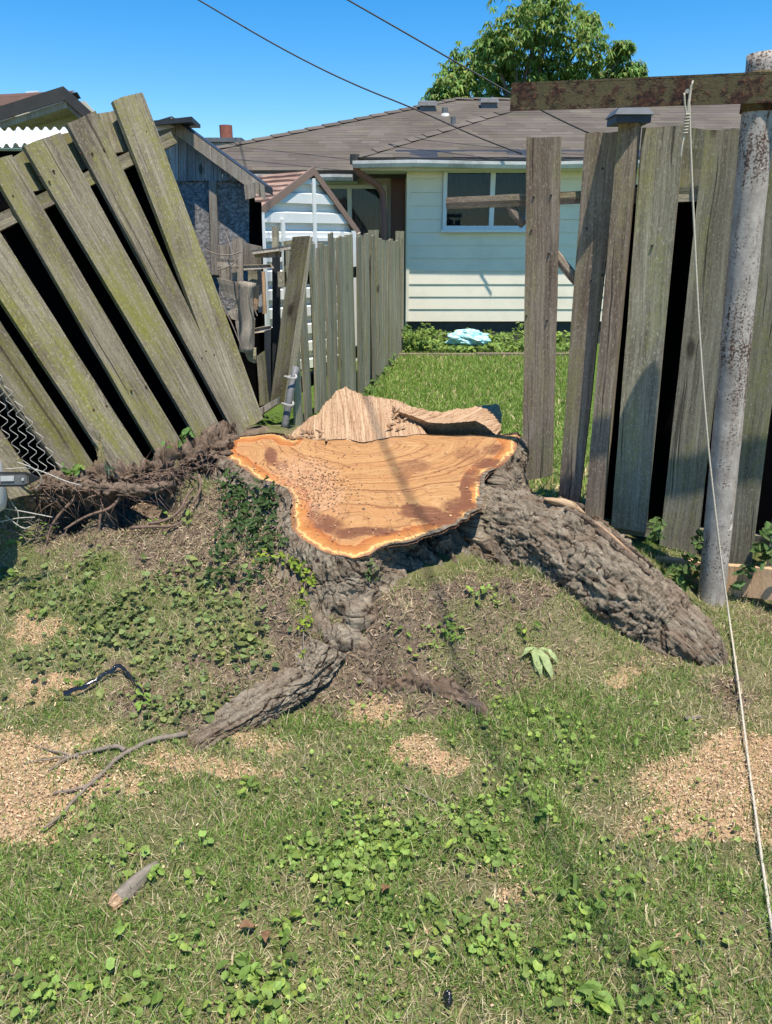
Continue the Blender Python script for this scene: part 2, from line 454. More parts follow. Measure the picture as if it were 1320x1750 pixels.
def m_bark(name, a, b, c3):
    s = NT(name); h = s.attr('h').outputs['Fac']; p = s.obj()
    gc = s.attr('gc').outputs['Vector']
    n1 = s.noise(p, 9, 5, 0.65); n2 = s.noise(s.vm('MULTIPLY', gc, (62, 22, 62)), 1.0, 7, 0.74, 0.6); n3 = s.noise(p, 240, 3, 0.7)
    plate = s.mix(s.ramp(n2, [(0.36, 0.0), (0.62, 1.0)]), a, b)
    lich = s.ramp(s.noise(p, 46, 6, 0.8), [(0.54, 0.0), (0.64, 0.85)])
    plate = s.mix(lich, plate, tuple(min(1, q * 1.35) for q in b))
    warm = s.ramp(n1, [(0.46, 0.0), (0.66, 0.7)])
    plate = s.mix(warm, plate, (0.20, 0.13, 0.082))
    crk = s.ramp(n2, [(0.385, 1.0), (0.45, 0.0)])
    plate = s.mix(s.math('MULTIPLY', crk, 0.9), plate, tuple(q * .6 for q in c3))
    c = s.mix(s.ramp(h, [(0.05, 0.0), (0.34, 1.0)]), c3, plate)
    n2 = s.math('MULTIPLY', n2, 2.0)
    s.bump(s.math('ADD', s.math('MULTIPLY', n2, 0.7), s.math('MULTIPLY', n3, 0.5)), 1.0, 0.012)
    return s.set(c, 0.92, 0.15)
M['bark'] = m_bark('grey_brown_bark', (0.138, 0.106, 0.074), (0.385, 0.318, 0.232), (0.042, 0.027, 0.019))
M['rootbark'] = m_bark('soil_brown_root_bark', (0.13, 0.092, 0.066), (0.27, 0.20, 0.145), (0.05, 0.034, 0.025))

def m_cut():
    s = NT('fresh_cut_wood')
    r = s.attr('ring').outputs['Fac']; e = s.attr('edge').outputs['Fac']; st = s.attr('stain').outputs['Fac']; ro = s.attr('rough').outputs['Fac']
    p = s.obj()
    nz = s.noise(p, 6, 4, 0.6); nf = s.noise(p, 140, 4, 0.7)
    fine = s.noise(s.n('CombineXYZ', {0: s.math('MULTIPLY', r, 95.0), 1: s.math('MULTIPLY', nz, 3.0)}).outputs[0], 1.0, 4, 0.7)
    mid = s.noise(s.n('CombineXYZ', {0: s.math('MULTIPLY', r, 52.0), 1: s.math('MULTIPLY', nz, 2.0)}).outputs[0], 1.0, 3, 0.6)
    wide = s.noise(s.n('CombineXYZ', {0: s.math('MULTIPLY', r, 17.0), 1: nz}).outputs[0], 1.0, 3, 0.6)
    heart = s.ramp(fine, [(0.28, (0.25, 0.115, 0.042)), (0.46, (0.39, 0.208, 0.083)), (0.7, (0.465, 0.272, 0.120))])
    heart = s.mix(s.ramp(wide, [(0.40, 0.35), (0.56, 0.0)]), heart, (0.38, 0.165, 0.062))
    heart = s.mix(s.ramp(mid, [(0.37, 0.95), (0.475, 0.0)]), heart, (0.20, 0.082, 0.032))
    blot = s.noise(p, 11, 5, 0.65)
    heart = s.mix(s.ramp(blot, [(0.55, 0.0), (0.72, 0.38)]), heart, (0.33, 0.145, 0.066))
    ew = s.math('ADD', e, s.math('MULTIPLY', s.math('SUBTRACT', s.noise(p, 17, 6, 0.68), 0.5), 0.046))
    sap = s.ramp(s.math('MULTIPLY', ew, 9.6), [
        (0.0, (0.17, 0.09, 0.055)), (0.14, (0.30, 0.155, 0.085)), (0.175, (0.58, 0.35, 0.125)), (0.205, (0.72, 0.48, 0.19)),
        (0.245, (0.43, 0.20, 0.062)), (0.42, (0.38, 0.142, 0.038)), (0.60, (0.30, 0.088, 0.027)), (0.635, (0.50, 0.27, 0.11)), (0.68, (0.42, 0.18, 0.07))])
    sapl = s.mix(s.ramp(fine, [(0.3, 0.45), (0.6, 0.0)]), sap, (0.46, 0.20, 0.06))
    c = s.mix(s.ramp(s.math('MULTIPLY', ew, 9.6), [(0.62, 0.0), (0.74, 1.0)]), sapl, heart)
    stn = s.math('MULTIPLY', st, s.ramp(s.math('ADD', s.math('MULTIPLY', s.noise(p, 45, 5, 0.75), 0.6), s.math('MULTIPLY', mid, 0.5)), [(0.38, 0.25), (0.62, 1.0)]))
    c = s.mix(s.ramp(stn, [(0.10, 0.0), (0.50, 0.92)]), c, (0.145, 0.056, 0.03))
    rg = s.math('MULTIPLY', ro, s.ramp(nf, [(0.35, 0.2), (0.65, 1.0)]))
    c = s.mix(s.ramp(rg, [(0.2, 0.0), (0.9, 0.75)]), c, s.mix(nf, (0.24, 0.12, 0.075), (0.66, 0.42, 0.26)))
    c = s.mix(s.ramp(nf, [(0.62, 0.0), (0.75, 0.35)]), c, (0.66, 0.43, 0.24))
    ck = s.noise(s.n('CombineXYZ', {0: s.math('MULTIPLY', s.attr('angle').outputs['Fac'], 9.0), 1: s.math('MULTIPLY', r, 1.2), 2: s.math('MULTIPLY', nz, 0.6)}).outputs[0], 1.0, 3, 0.6)
    c = s.mix(s.ramp(ck, [(0.488, 0.0), (0.5, 0.55), (0.512, 0.0)]), c, (0.16, 0.07, 0.035))
    saw = s.noise(s.vm('MULTIPLY', p, (5, 110, 110)), 1.0, 3, 0.6)
    c = s.mix(s.ramp(saw, [(0.58, 0.0), (0.70, 0.28)]), c, (0.30, 0.135, 0.06))
    c = s.mix(s.ramp(saw, [(0.30, 0.28), (0.40, 0.0)]), c, (0.70, 0.45, 0.25))
    s.bump(s.math('ADD', s.math('MULTIPLY', saw, 0.5), s.math('ADD', s.math('MULTIPLY', fine, 0.35), s.math('MULTIPLY', nf, 0.3))), 0.45, 0.004)
    return s.set(c, 0.8, 0.2)
M['cut'] = m_cut()

def m_fibre():
    s = NT('torn_fibrous_wood'); gc = s.attr('gc').outputs['Vector']
    wob = s.noise(gc, 6.0, 2)
    pw = s.vm('ADD', gc, s.n('CombineXYZ', {0: s.math('MULTIPLY', s.math('SUBTRACT', wob, 0.5), 0.012)}).outputs[0])
    a = s.noise(s.vm('MULTIPLY', pw, (230, 230, 6)), 1.0, 6, 0.75)
    b = s.noise(s.vm('MULTIPLY', pw, (60, 60, 3)), 1.0, 4, 0.65)
    sp = s.noise(s.vm('MULTIPLY', gc, (150, 150, 45)), 1.0, 3, 0.7)
    f = s.math('ADD', s.math('MULTIPLY', a, 0.6), s.math('MULTIPLY', b, 0.4))
    c = s.ramp(f, [(0.36, (0.13, 0.066, 0.036)), (0.45, (0.36, 0.215, 0.12)), (0.58, (0.55, 0.385, 0.235)), (0.75, (0.66, 0.49, 0.31))])
    c = s.mix(s.ramp(sp, [(0.56, 0.0), (0.64, 0.85)]), c, (0.19, 0.09, 0.052))
    s.bump(s.math('ADD', f, s.math('MULTIPLY', sp, -0.3)), 0.9, 0.008)
    return s.set(c, 0.9, 0.15)
M['fibre'] = m_fibre()

def m_ground():
    s = NT('lawn_soil'); p = s.obj()
    at = lambda k: s.attr(k).outputs['Fac']
    n1 = s.noise(p, 5, 6, 0.65); n2 = s.noise(p, 40, 6, 0.72); n3 = s.noise(p, 170, 4, 0.75)
    soil = s.ramp(n2, [(0.3, (0.07, 0.048, 0.034)), (0.52, (0.20, 0.145, 0.10)), (0.75, (0.38, 0.29, 0.205))])
    thatch = s.ramp(n3, [(0.3, (0.09, 0.075, 0.038)), (0.55, (0.28, 0.235, 0.125)), (0.75, (0.50, 0.43, 0.26))])
    lawn = s.mix(s.ramp(n1, [(0.35, 0.0), (0.65, 1.0)]), thatch, s.ramp(n3, [(0.3, (0.05, 0.065, 0.018)), (0.7, (0.18, 0.21, 0.065))]))
    saw = s.ramp(n3, [(0.25, (0.30, 0.175, 0.095)), (0.5, (0.55, 0.36, 0.205)), (0.75, (0.72, 0.52, 0.33))])
    gm = s.math('ADD', at('dirt'), s.math('MULTIPLY', s.math('SUBTRACT', n2, 0.5), 0.9))
    c = s.mix(s.ramp(gm, [(0.35, 0.0), (0.6, 1.0)]), lawn, soil)
    sm = s.math('ADD', at('saw'), s.math('MULTIPLY', s.math('SUBTRACT', n2, 0.5), 1.0))
    c = s.mix(s.ramp(sm, [(0.35, 0.0), (0.6, 1.0)]), c, saw)
    far = at('far')
    fl = s.ramp(s.noise(p, 12, 6, 0.75), [(0.3, (0.055, 0.10, 0.016)), (0.7, (0.14, 0.22, 0.04))])
    c = s.mix(far, c, fl)
    s.bump(s.math('ADD', n2, s.math('MULTIPLY', n3, 0.6)), 0.8, 0.02)
    return s.set(c, 0.95, 0.1)
M['ground'] = m_ground()

# ------------------------------------------------------------------ the ground
ctrl = []
def cz(u, v, z): p = atZ(u, v, z); ctrl.append((p[0], p[1], z))
def cy(u, v, Y): p = atY(u, v, Y); ctrl.append(tuple(p))
for u in (0, 330, 660, 990, 1320):
    for v in (1750, 1560, 1400): cz(u, v, 0.0)
for q in [(100,1250,0.0),(100,1150,.06),(100,1050,.15),(100,960,.23),(250,1150,.07),(300,1000,.22),(400,1000,.26),(450,1100,.14),
          (420,1210,.03),(550,1185,.02),(600,1230,.0),(700,1205,.03),(750,1100,.12),(800,1005,.24),(690,1000,.25),(950,1022,.19),(1000,1045,.145),(1045,1092,.075),(1105,1120,.035),(1180,1145,.015),(1000,1110,.07),
          (900,1150,.05),(1200,1250,0),(1260,1080,.0),(1310,1040,-.03),(0,1250,0),(0,970,.19),(0,1060,.1),(360,900,.34),(440,905,.37),(475,960,.315),(488,1040,.225),(495,1105,.13),(690,1060,.20),(690,1120,.115),(640,1165,.03),(520,1198,.005),(470,1125,.118),(420,1160,.088),(370,1195,.06),(330,1225,.038),
          (900,1300,0),(600,1330,0),(300,1320,0),(60,1340,0),(-300,1200,.05),(1600,1200,0),(-300,950,.2),(330,1270,-.005)]: cz(*q)
for q in [(300,800,3.05),(420,735,3.7),(180,810,3.0),(60,835,2.95),(1165,948,3.02),(1300,975,3.0)]: cy(*q)
ctrl += [(-.9,3.9,.42),(-1.6,3.3,.4),(-2.6,3.2,.35),(-1.5,4.6,.25),(-.4,4.3,.38),(-.55,3.5,.5),(.2,4.0,.25),(.6,3.4,.22),(.0,3.0,.28),(-.3,2.75,.28),(.35,2.8,.26),
         (.9,3.2,.12),(.8,4.2,.08),(.3,5.2,.05),(1.6,4.0,.06),(2.5,3.3,0),(-.5,5.2,.16),(0,6.2,0),(1.2,6,0),(0,8,.0),(1.5,8,.0),(-2,6,.1),(-2,8,.05),(0,9.6,.06),(2,9.6,.06),(-6,4,.1),(6,4,0),(-6,9,0),(6,9,0),
         (0,14,0),(10,14,0),(-10,14,0),(0,.3,0),(3,.3,0),(-3,.3,0),(2.2,1.8,0),(0,-5,0),(8,-5,0),(-8,-5,0),(30,30,0),(-30,30,0),(0,40,0),(0,-30,0),(40,-10,0),(-40,-10,0)]
# hollow under the lifted root mat
for q in [(150,900,.29),(200,897,.30),(245,895,.31),(290,888,.32)]: cz(*q)
ctrl += [(-1.22,3.0,.15),(-1.1,3.02,.12),(-.98,3.06,.12),(-.88,3.12,.2)]
ctrl = np.array(ctrl)
def _solve():
    A = ctrl[:, :2]; n = len(A)
    D = np.linalg.norm(A[:, None] - A[None], axis=2)
    K = np.zeros((n + 1, n + 1)); K[:n, :n] = -D - 0.02 * np.eye(n); K[:n, n] = 1; K[n, :n] = 1
    r = np.zeros(n + 1); r[:n] = ctrl[:, 2]
    return np.linalg.solve(K, r)
RB = _solve()
def gz(x, y):
    x = np.atleast_1d(np.asarray(x, float)); y = np.atleast_1d(np.asarray(y, float))
    out = np.empty(len(x))
    for s in range(0, len(x), 20000):
        X = np.stack([x[s:s+20000], y[s:s+20000]], 1)
        D = np.linalg.norm(X[:, None] - ctrl[None, :, :2], axis=2)
        out[s:s+20000] = -D @ RB[:-1] + RB[-1]
    P = np.stack([x, y, 0 * x], 1)
    near = np.exp(-((x / 3.5) ** 2 + ((y - 2.3) / 2.4) ** 2))
    mound = np.clip(out / 0.2, 0, 1)
    out = out + near * (0.012 * fbm(P * 6, 3, 3) + 0.006 * fbm(P * 22, 3, 5)) + 0.014 * mound * near * fbm(P * 13, 4, 9)
    # animal burrow by the pole
    for (bx, by), rr, dd in HOLES:
        d2 = ((x - bx) ** 2 + (y - by) ** 2) / rr ** 2
        out = out - dd * np.exp(-d2 ** 2) + 0.25 * dd * np.exp(-((np.sqrt(d2) - 1.7) / 0.5) ** 2) * 0.6
    return out
HOLES = []
_h1 = atZ(1240, 1180, 0.01); HOLES.append(((_h1[0], _h1[1]), 0.035, 0.09))
_h2 = atZ(1282, 1188, 0.01); HOLES.append(((_h2[0], _h2[1]), 0.018, 0.04))
_h3 = atZ(792, 1172, 0.06); HOLES.append(((_h3[0], _h3[1]), 0.03, 0.04))
def gnd(u, v, lift=0.0):
    d = ray(u, v)
    t = np.linspace(0.9, 14, 1400)
    P = O + d[None] * t[:, None]
    k = np.argmax(P[:, 2] <= gz(P[:, 0], P[:, 1]))
    p = P[k]
    return np.array([p[0], p[1], gz(p[0], p[1])[0] + lift])

def axis(pieces):
    r = []
    for a, b, st in pieces: r += list(np.arange(a, b, st))
    return np.array(r + [pieces[-1][1]])
gx = axis([(-300, -40, 40), (-40, -8, 4), (-8, -2.4, .35), (-2.4, 2.4, .018), (2.4, 8, .35), (8, 40, 4), (40, 300, 40)])
gy = axis([(-200, -8, 24), (-8, .6, .5), (.6, 3.9, .018), (3.9, 6.5, .06), (6.5, 11, .2), (11, 40, 3), (40, 600, 40)])
GX, GY = np.meshgrid(gx, gy); gxf, gyf = GX.ravel(), GY.ravel()
gzf = gz(gxf, gyf)

def blob(u, v, lst, warp=True):
    """soft union of ellipses given as (u, v, ru, rv, weight)"""
    r = np.zeros(len(u))
    q = np.stack([u / 70, v / 45, 0 * u], 1)
    if warp and len(lst) > 4:
        u = u + 42 * fbm(q, 4, 901, .6); v = v + 22 * fbm(q + 40, 4, 907, .6)
    for (a, b, ra, rb, w) in lst:
        d = ((u - a) / ra) ** 2 + ((v - b) / rb) ** 2
        r = np.maximum(r, w * np.clip(1.25 - d, 0, 1))
    return r
SAW = [(40,1330,170,75,1),(150,1345,130,38,.9),(20,1400,90,40,.9),(20,1260,50,40,.9),(60,1190,60,30,.5),(55,1080,50,30,.6),(430,1310,50,26,1),(330,1305,90,20,.6),(750,1300,75,22,1),(640,1210,70,28,.7),
       (1210,1330,150,75,1),(1300,1290,120,60,1),(1240,1410,110,40,.8),(1100,1400,80,40,.55),(885,1520,45,22,.55),(890,1465,50,20,.4),(1190,1120,60,25,.45),(1080,1150,45,20,.4),(160,1260,60,20,.5),(700,1545,14,10,.5),(470,1250,60,25,.5)]
DIRT = [(330,930,160,75,1),(180,900,120,50,.8),(300,880,150,60,1),(430,960,90,90,.9),(430,800,120,80,1),(700,1060,130,90,.75),(830,1040,150,60,.7),(800,1150,110,80,.65),(930,1080,90,60,.45),(480,1040,60,90,1),(770,1012,120,34,1),(880,1015,90,24,.9),(400,1160,90,50,.8),(330,1240,90,30,.8),
        (600,1130,150,90,1),(950,1010,120,40,.5),(1150,1130,100,30,.5),(1245,1200,60,40,.8),(720,1190,130,40,.5),(250,1190,80,50,.4),(60,960,90,40,.4),(480,1170,60,50,.8),(1290,1060,60,30,.4)]
pu, pv = proj(np.stack([gxf, gyf, gzf], 1))
inv = (gyf > 0.3) & (gyf < 4.4)
nz1 = fbm(np.stack([gxf * 5, gyf * 5, 0 * gxf], 1), 4, 21) * 0.35
sawm = np.where(inv, np.clip(blob(pu, pv, SAW) + nz1 * (blob(pu, pv, SAW) > 0), 0, 1), 0)
dirtm = np.where(inv, np.clip(blob(pu, pv, DIRT) + nz1 * (blob(pu, pv, DIRT) > 0), 0, 1), 0)
farm = sstep(4.2, 5.5, gyf)
nx, ny = len(gx), len(gy)
I = np.arange(nx * ny).reshape(ny, nx)
quads = np.stack([I[:-1, :-1], I[:-1, 1:], I[1:, 1:], I[1:, :-1]], 2).reshape(-1, 4)
lawn = mesh('lawn', np.stack([gxf, gyf, gzf], 1), quads, M['ground'], None, {'dirt': dirtm, 'saw': sawm, 'far': farm}, True, 'structure')
lawn['label'] = 'patchy sunlit lawn rising to a bare mound around the stump'

# ------------------------------------------------------------------ board helper
def qboard(quad, pl, thick, mat, parent, name='board', nl=7, nw=2, bow=0.004, back=True, rag=0.004, seed=None):
    """plank whose front face is the pixel quad TL,TR,BR,BL laid on plane pl (length runs top to bottom)"""
    r = random.Random(seed if seed is not None else hash((quad[0], quad[2])) & 0xffff)
    TL, TR, BR, BL = [atP(u, v, pl) if len((u, v)) == 2 else None for u, v in quad]
    n = pl[1]
    return plank(TL, TR, BR, BL, n, thick, mat, parent, name, nl, nw, bow, rag, r)
def plank(TL, TR, BR, BL, n, thick, mat, parent, name='board', nl=7, nw=2, bow=0.004, rag=0.004, r=random):
    W = (np.linalg.norm(TR - TL) + np.linalg.norm(BR - BL)) / 2
    L = (np.linalg.norm(BL - TL) + np.linalg.norm(BR - TR)) / 2
    ld = (TL + TR - BL - BR); ld = ld / np.linalg.norm(ld)
    wd = (TR + BR - TL - BL); wd = wd / np.linalg.norm(wd)
    b1, b2, ph = r.uniform(-bow, bow), r.uniform(-bow, bow), r.uniform(0, 6)
    fr, bk, gf, gb = [], [], [], []
    for i in range(nl + 1):
        t = i / nl
        for j in range(nw + 1):
            s = j / nw
            p = (TL * (1 - s) + TR * s) * (1 - t) + (BL * (1 - s) + BR * s) * t
            p = p + n * (b1 * math.sin(math.pi * t) + b2 * math.sin(ph + 4 * t)) + n * (0.5 - abs(s - 0.5) * 2) * 0.004 * math.copysign(1, b1)
            if i in (0, nl): p = p + ld * r.uniform(-rag, rag)
            elif j in (0, nw): p = p + wd * r.uniform(-1, 1) * 0.0015
            fr.append(p); bk.append(p - n * thick)
            gf.append((s * W, 0, (1 - t) * L)); gb.append((s * W, thick, (1 - t) * L))
    K = nw + 1; N = len(fr)
    f = []
    for i in range(nl):
        for j in range(nw):
            a = i * K + j
            f.append((a, a + K, a + K + 1, a + 1)); f.append((N + a, N + a + 1, N + a + K + 1, N + a + K))
    for i in range(nl):
        a = i * K; f.append((a, N + a, N + a + K, a + K))
        a = i * K + nw; f.append((a, a + K, N + a + K, N + a))
    for j in range(nw):
        f.append((j, j + 1, N + j + 1, N + j)); a = nl * K + j; f.append((a, N + a, N + a + 1, a + 1))
    return mesh(name, fr + bk, f, mat, parent, {'gc': np.array(gf + gb)})
def bar3(a, b, up, w, h, mat, parent, name, c=0.0):
    """square-edged timber from a to b; w across, h along up"""
    a = np.asarray(a, float); b = np.asarray(b, float); t = (b - a) / np.linalg.norm(b - a)
    up = np.asarray(up, float); up = up - t * np.dot(up, t); up /= np.linalg.norm(up)
    sd = np.cross(t, up)
    return plank(a - sd * w / 2 + up * h / 2, a + sd * w / 2 + up * h / 2, b + sd * w / 2 + up * h / 2, b - sd * w / 2 + up * h / 2, up, h, mat, parent, name, 5, 1, 0.001, 0.002)

# ------------------------------------------------------------------ far structures: the house across the yards
YF = 10.5                                            # facade of the front wing
pf = vplane(YF)
def PX(u, v, Y): return atY(u, v, Y)
hx0 = PX(696, 430, YF)[0]; hx1 = hx0 + 8.5
hz0 = PX(800, 549, YF)[2]; hz1 = PX(800, 352, YF)[2]
rowh = (hz1 - hz0) / 9.0
ez = PX(800, 272, 10.2)[2]
house = thing('bungalow', 'low bungalow with cream lap siding and grey brown shingle roof behind the yards', 'house', (hx0 + 3, YF + 1, 0))
# window opening in the facade
wx0, wx1 = PX(757, 340, YF)[0], PX(906, 340, YF)[0]
wz0, wz1 = PX(800, 393, YF)[2], PX(800, 288, YF)[2]
r1 = random.Random(3)
row = 0; z = hz0
while z < ez - 0.02:
    zt = min(z + rowh, ez + 0.02)
    spans = [(hx0, hx1)]
    if zt > wz0 and z < wz1: spans = [(hx0, wx0 - .004), (wx1 + .004, hx1)]
    for xa, xb in spans:
        o1 = 0.014 + r1.uniform(-.002, .002)
        mb = MB()
        mb.hexa([(xa, YF - o1, z), (xb, YF - o1, z), (xb, YF + .02, z), (xa, YF + .02, z)],
                [(xa, YF - .004, zt - .002), (xb, YF - .004, zt - .002), (xb, YF + .02, zt - .002), (xa, YF + .02, zt - .002)])
        mb.build('siding_board', M['siding'], house)
    z = zt
MB().box((hx0 - .01, YF - .022, hz0), (hx0 + .03, YF + .03, ez)).build('corner_trim', M['siding'], house)
MB().box((hx0 + .02, YF + .03, -.3), (hx1, YF + .10, hz0 + .0)).build('foundation', M['found'], house)
# wall core and window
core = MB(); core.box((hx0 + .01, YF + .021, hz0), (wx0, YF + .14, ez)); core.box((wx1, YF + .021, hz0), (hx1, YF + .14, ez)); core.box((wx0, YF + .021, hz0), (wx1, YF + .14, wz0)); core.box((wx0, YF + .021, wz1), (wx1, YF + .14, ez))
core.build('wall', M['siding'], house)
def window(xa, xb, za, zb, Y, splits, par, fm, curtain, fw=.05, dep=.05):
    mb = MB()
    mb.box((xa, Y - dep, za), (xa + fw, Y + .05, zb)); mb.box((xb - fw, Y - dep, za), (xb, Y + .05, zb))
    mb.box((xa + fw, Y - dep, zb - fw), (xb - fw, Y + .05, zb)); mb.box((xa + fw, Y - dep, za), (xb - fw, Y + .05, za + fw))
    for s_ in splits: mb.box((s_ - fw * .6, Y - dep + .008, za + fw), (s_ + fw * .6, Y + .05, zb - fw))
    w = mb.build('window', fm, par)
    MB().box((xa - .02, Y - dep - .035, za - .03), (xb + .02, Y - dep, za + .005)).build('sill', fm, w)
    ed = [xa + fw] + [q for s_ in splits for q in (s_ - fw * .6, s_ + fw * .6)] + [xb - fw]
    for i in range(0, len(ed), 2):
        MB().box((ed[i], Y + .0, za + fw), (ed[i + 1], Y + .008, zb - fw)).build('pane', M['glass'], w)
        n = 40; x = np.linspace(ed[i] + .02, ed[i + 1] - .02, n)
        yy = Y + .20 + .018 * np.sin(np.arange(n) * 1.3) + .012 * np.sin(np.arange(n) * .37)
        v = np.concatenate([np.stack([x, yy, np.full(n, za)], 1), np.stack([x, yy, np.full(n, zb)], 1)])
        mesh('curtain', v, [(k, k + 1, n + k + 1, n + k) for k in range(n - 1)], curtain, w, None, True)
    return w
window(wx0, wx1, wz0, wz1, YF, [PX(841, 340, YF)[0]], house, M['white'], M['curtain'])
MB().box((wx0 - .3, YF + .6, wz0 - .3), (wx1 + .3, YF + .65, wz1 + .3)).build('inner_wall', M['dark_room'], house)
# recessed left wing
YR = 11.6
lx0 = PX(300, 350, YR)[0]; lx1 = hx0
lz = PX(560, 296, 10.9)[2]
qx0, qx1 = PX(548, 350, YR)[0], PX(662, 350, YR)[0]
qz0, qz1 = PX(600, 425, YR)[2], PX(600, 316, YR)[2]
core = MB(); core.box((lx0, YR, -.2), (qx0, YR + .15, lz)); core.box((qx1, YR, -.2), (lx1 + .2, YR + .15, lz)); core.box((qx0, YR, -.2), (qx1, YR + .15, qz0)); core.box((qx0, YR, qz1), (qx1, YR + .15, lz))
core.build('wall', M['siding'], house)
window(qx0, qx1, qz0, qz1, YR, [PX(598, 350, YR)[0]], house, M['white'], M['blind'])
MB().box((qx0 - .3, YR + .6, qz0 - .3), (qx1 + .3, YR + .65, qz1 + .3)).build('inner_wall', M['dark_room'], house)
bx0, bx1 = PX(668, 350, 11.3)[0], hx0 - .012
MB().box((bx0, 11.3, -.1), (bx1, YR - .002, lz)).box((bx0 + .03, 11.28, .3), (bx1 - .03, 11.3, lz - .2)).build('brown_panel', M['brown_paint'], house)
MB().box((hx0 - .008, YF + .03, -.2), (hx0 + .009, 11.6, ez)).build('side_wall', M['siding'], house)
# roofs: courses of shingles laid on two slopes
def shingles(poly, name, mat, par, course=.14, tab=.30, seed=1, th=.0034):
    """poly: world corners, first edge is the eave; convex"""
    P = np.array(poly); e = P[1] - P[0]; e = e / np.linalg.norm(e)
    n = np.cross(P[1] - P[0], P[-1] - P[0]); n /= np.linalg.norm(n)
    if n[2] < 0: n = -n
    up = np.cross(n, e);
    if up[2] < 0: up = -up
    U = (P - P[0]) @ e; V = (P - P[0]) @ up
    r = random.Random(seed); mb = MB()
    vmax = V.max(); k = 0
    mesh_base = mesh(name + '_deck', np.concatenate([P - n * .02, P - n * .10]), [tuple(range(len(P))), tuple(range(2 * len(P) - 1, len(P) - 1, -1))] + [(i, (i + 1) % len(P), len(P) + (i + 1) % len(P), len(P) + i) for i in range(len(P))], M['fascia'], par)
    def span(v):
        xs = []
        for i in range(len(P)):
            a, b = i, (i + 1) % len(P)
            if (V[a] - v) * (V[b] - v) < 0: xs.append(U[a] + (U[b] - U[a]) * (v - V[a]) / (V[b] - V[a]))
        return (min(xs), max(xs)) if len(xs) >= 2 else None
    while k * course < vmax - .02:
        v0 = k * course; v1 = min(v0 + course, vmax - .002)
        s0, s1 = span(max(v0, .003)), span(v1)
        if s0 and s1:
            x = s0[0] + r.uniform(-tab, 0)
            while x < s0[1]:
                xe = x + tab * r.uniform(.8, 1.2)
                a0, a1 = max(x, s0[0]), min(xe, s0[1]); b0, b1 = max(x, s1[0]), min(xe, s1[1])
                if a1 > a0 + .01:
                    if b1 <= b0: b0 = b1 = min(max(b0, s1[0]), s1[1])
                    h = th * r.uniform(.7, 1.5); c = r.uniform(.84, 1.14)
                    q = lambda u_, v_, d_: P[0] + e * u_ + up * v_ + n * d_
                    vv = [q(a0, v0, h), q(a1, v0, h), q(b1, v1, .002), q(b0, v1, .002), q(a0, v0, -.015), q(a1, v0, -.015)]
                    mb.add(vv, [(0, 1, 2, 3), (4, 5, 1, 0), (0, 3, 4), (1, 5, 2)], c=(c, c * r.uniform(.96, 1.02), c * r.uniform(.93, 1.02)))
                x = xe
        k += 1
    mb.build(name, mat, par, kind='stuff')
    return mesh_base
YRG = 14.6
rl = PX(778, 170, YRG); zr = rl[2]
rr = PX(1030, 172, YRG); rr[2] = zr
eL = PX(604, 291, 10.9); e0 = np.array([PX(190, 300, 10.9)[0], 10.9, eL[2]])
eR = np.array([hx1 + 1.0, 10.9, eL[2]])
shingles([e0, eR, rr, rl], 'shingles', M['shingle'], house, seed=2)
# left end slope and back slopes close the roof
backl = np.array([e0[0], YRG + 3.7, eL[2]]); backr = np.array([eR[0], YRG + 3.7, eL[2]])
mesh('roof_back', [e0, rl, backl, rr, backr, eR], [(0, 1, 2), (1, 3, 4, 2), (3, 5, 4)], M['shingle_brown'], house)
# front wing roof
YE = 10.20
f0 = PX(606, 269, YE); f1 = np.array([hx1 + .6, YE, f0[2]])
fdir = rl - np.array([rl[0], 10.9, eL[2]]); fdir /= np.linalg.norm(fdir)
slope = fdir[2] / fdir[1] * 1.03
pfr = plane3(f0, f1, f0 + np.array([0, 1, slope]))
j1 = atP(868, 189, pfr); j2 = atP(1000, 178, pfr); j3 = np.array([f1[0] - 3.0, j2[1], j2[2]])
shingles([f0, f1, j3, j2, j1], 'shingles', M['shingle'], house, seed=5)
mesh('roof_valley', [f0 - (0, 0, .02), j1 - (0, 0, .02), j1 - (0, 0, .5), f0 + (0.02, .9, -.15)], [(0, 1, 2, 3)], M['shingle_brown'], house)
# ridge caps
for a, b in ((rl, rr), (e0, rl), (f0, j1)):
    n = max(4, int(np.linalg.norm(b - a) / .3)); P_ = np.linspace(a, b, n + 1); mb = MB()
    for i in range(n):
        d = (b - a) / np.linalg.norm(b - a); sd = np.cross(d, (0, 0, 1)); sd /= np.linalg.norm(sd); c = r1.uniform(.8, 1.15)
        t0, t1 = P_[i] + (0, 0, .035), P_[i + 1] + (0, 0, .022)
        mb.add([t0 - sd * .1 - (0, 0, .04), t0, t0 + sd * .1 - (0, 0, .04), t1 - sd * .1 - (0, 0, .04), t1, t1 + sd * .1 - (0, 0, .04)], [(0, 1, 4, 3), (1, 2, 5, 4), (0, 2, 1)], c=(c, c, c))
    mb.build('ridge_cap', M['shingle'], house)
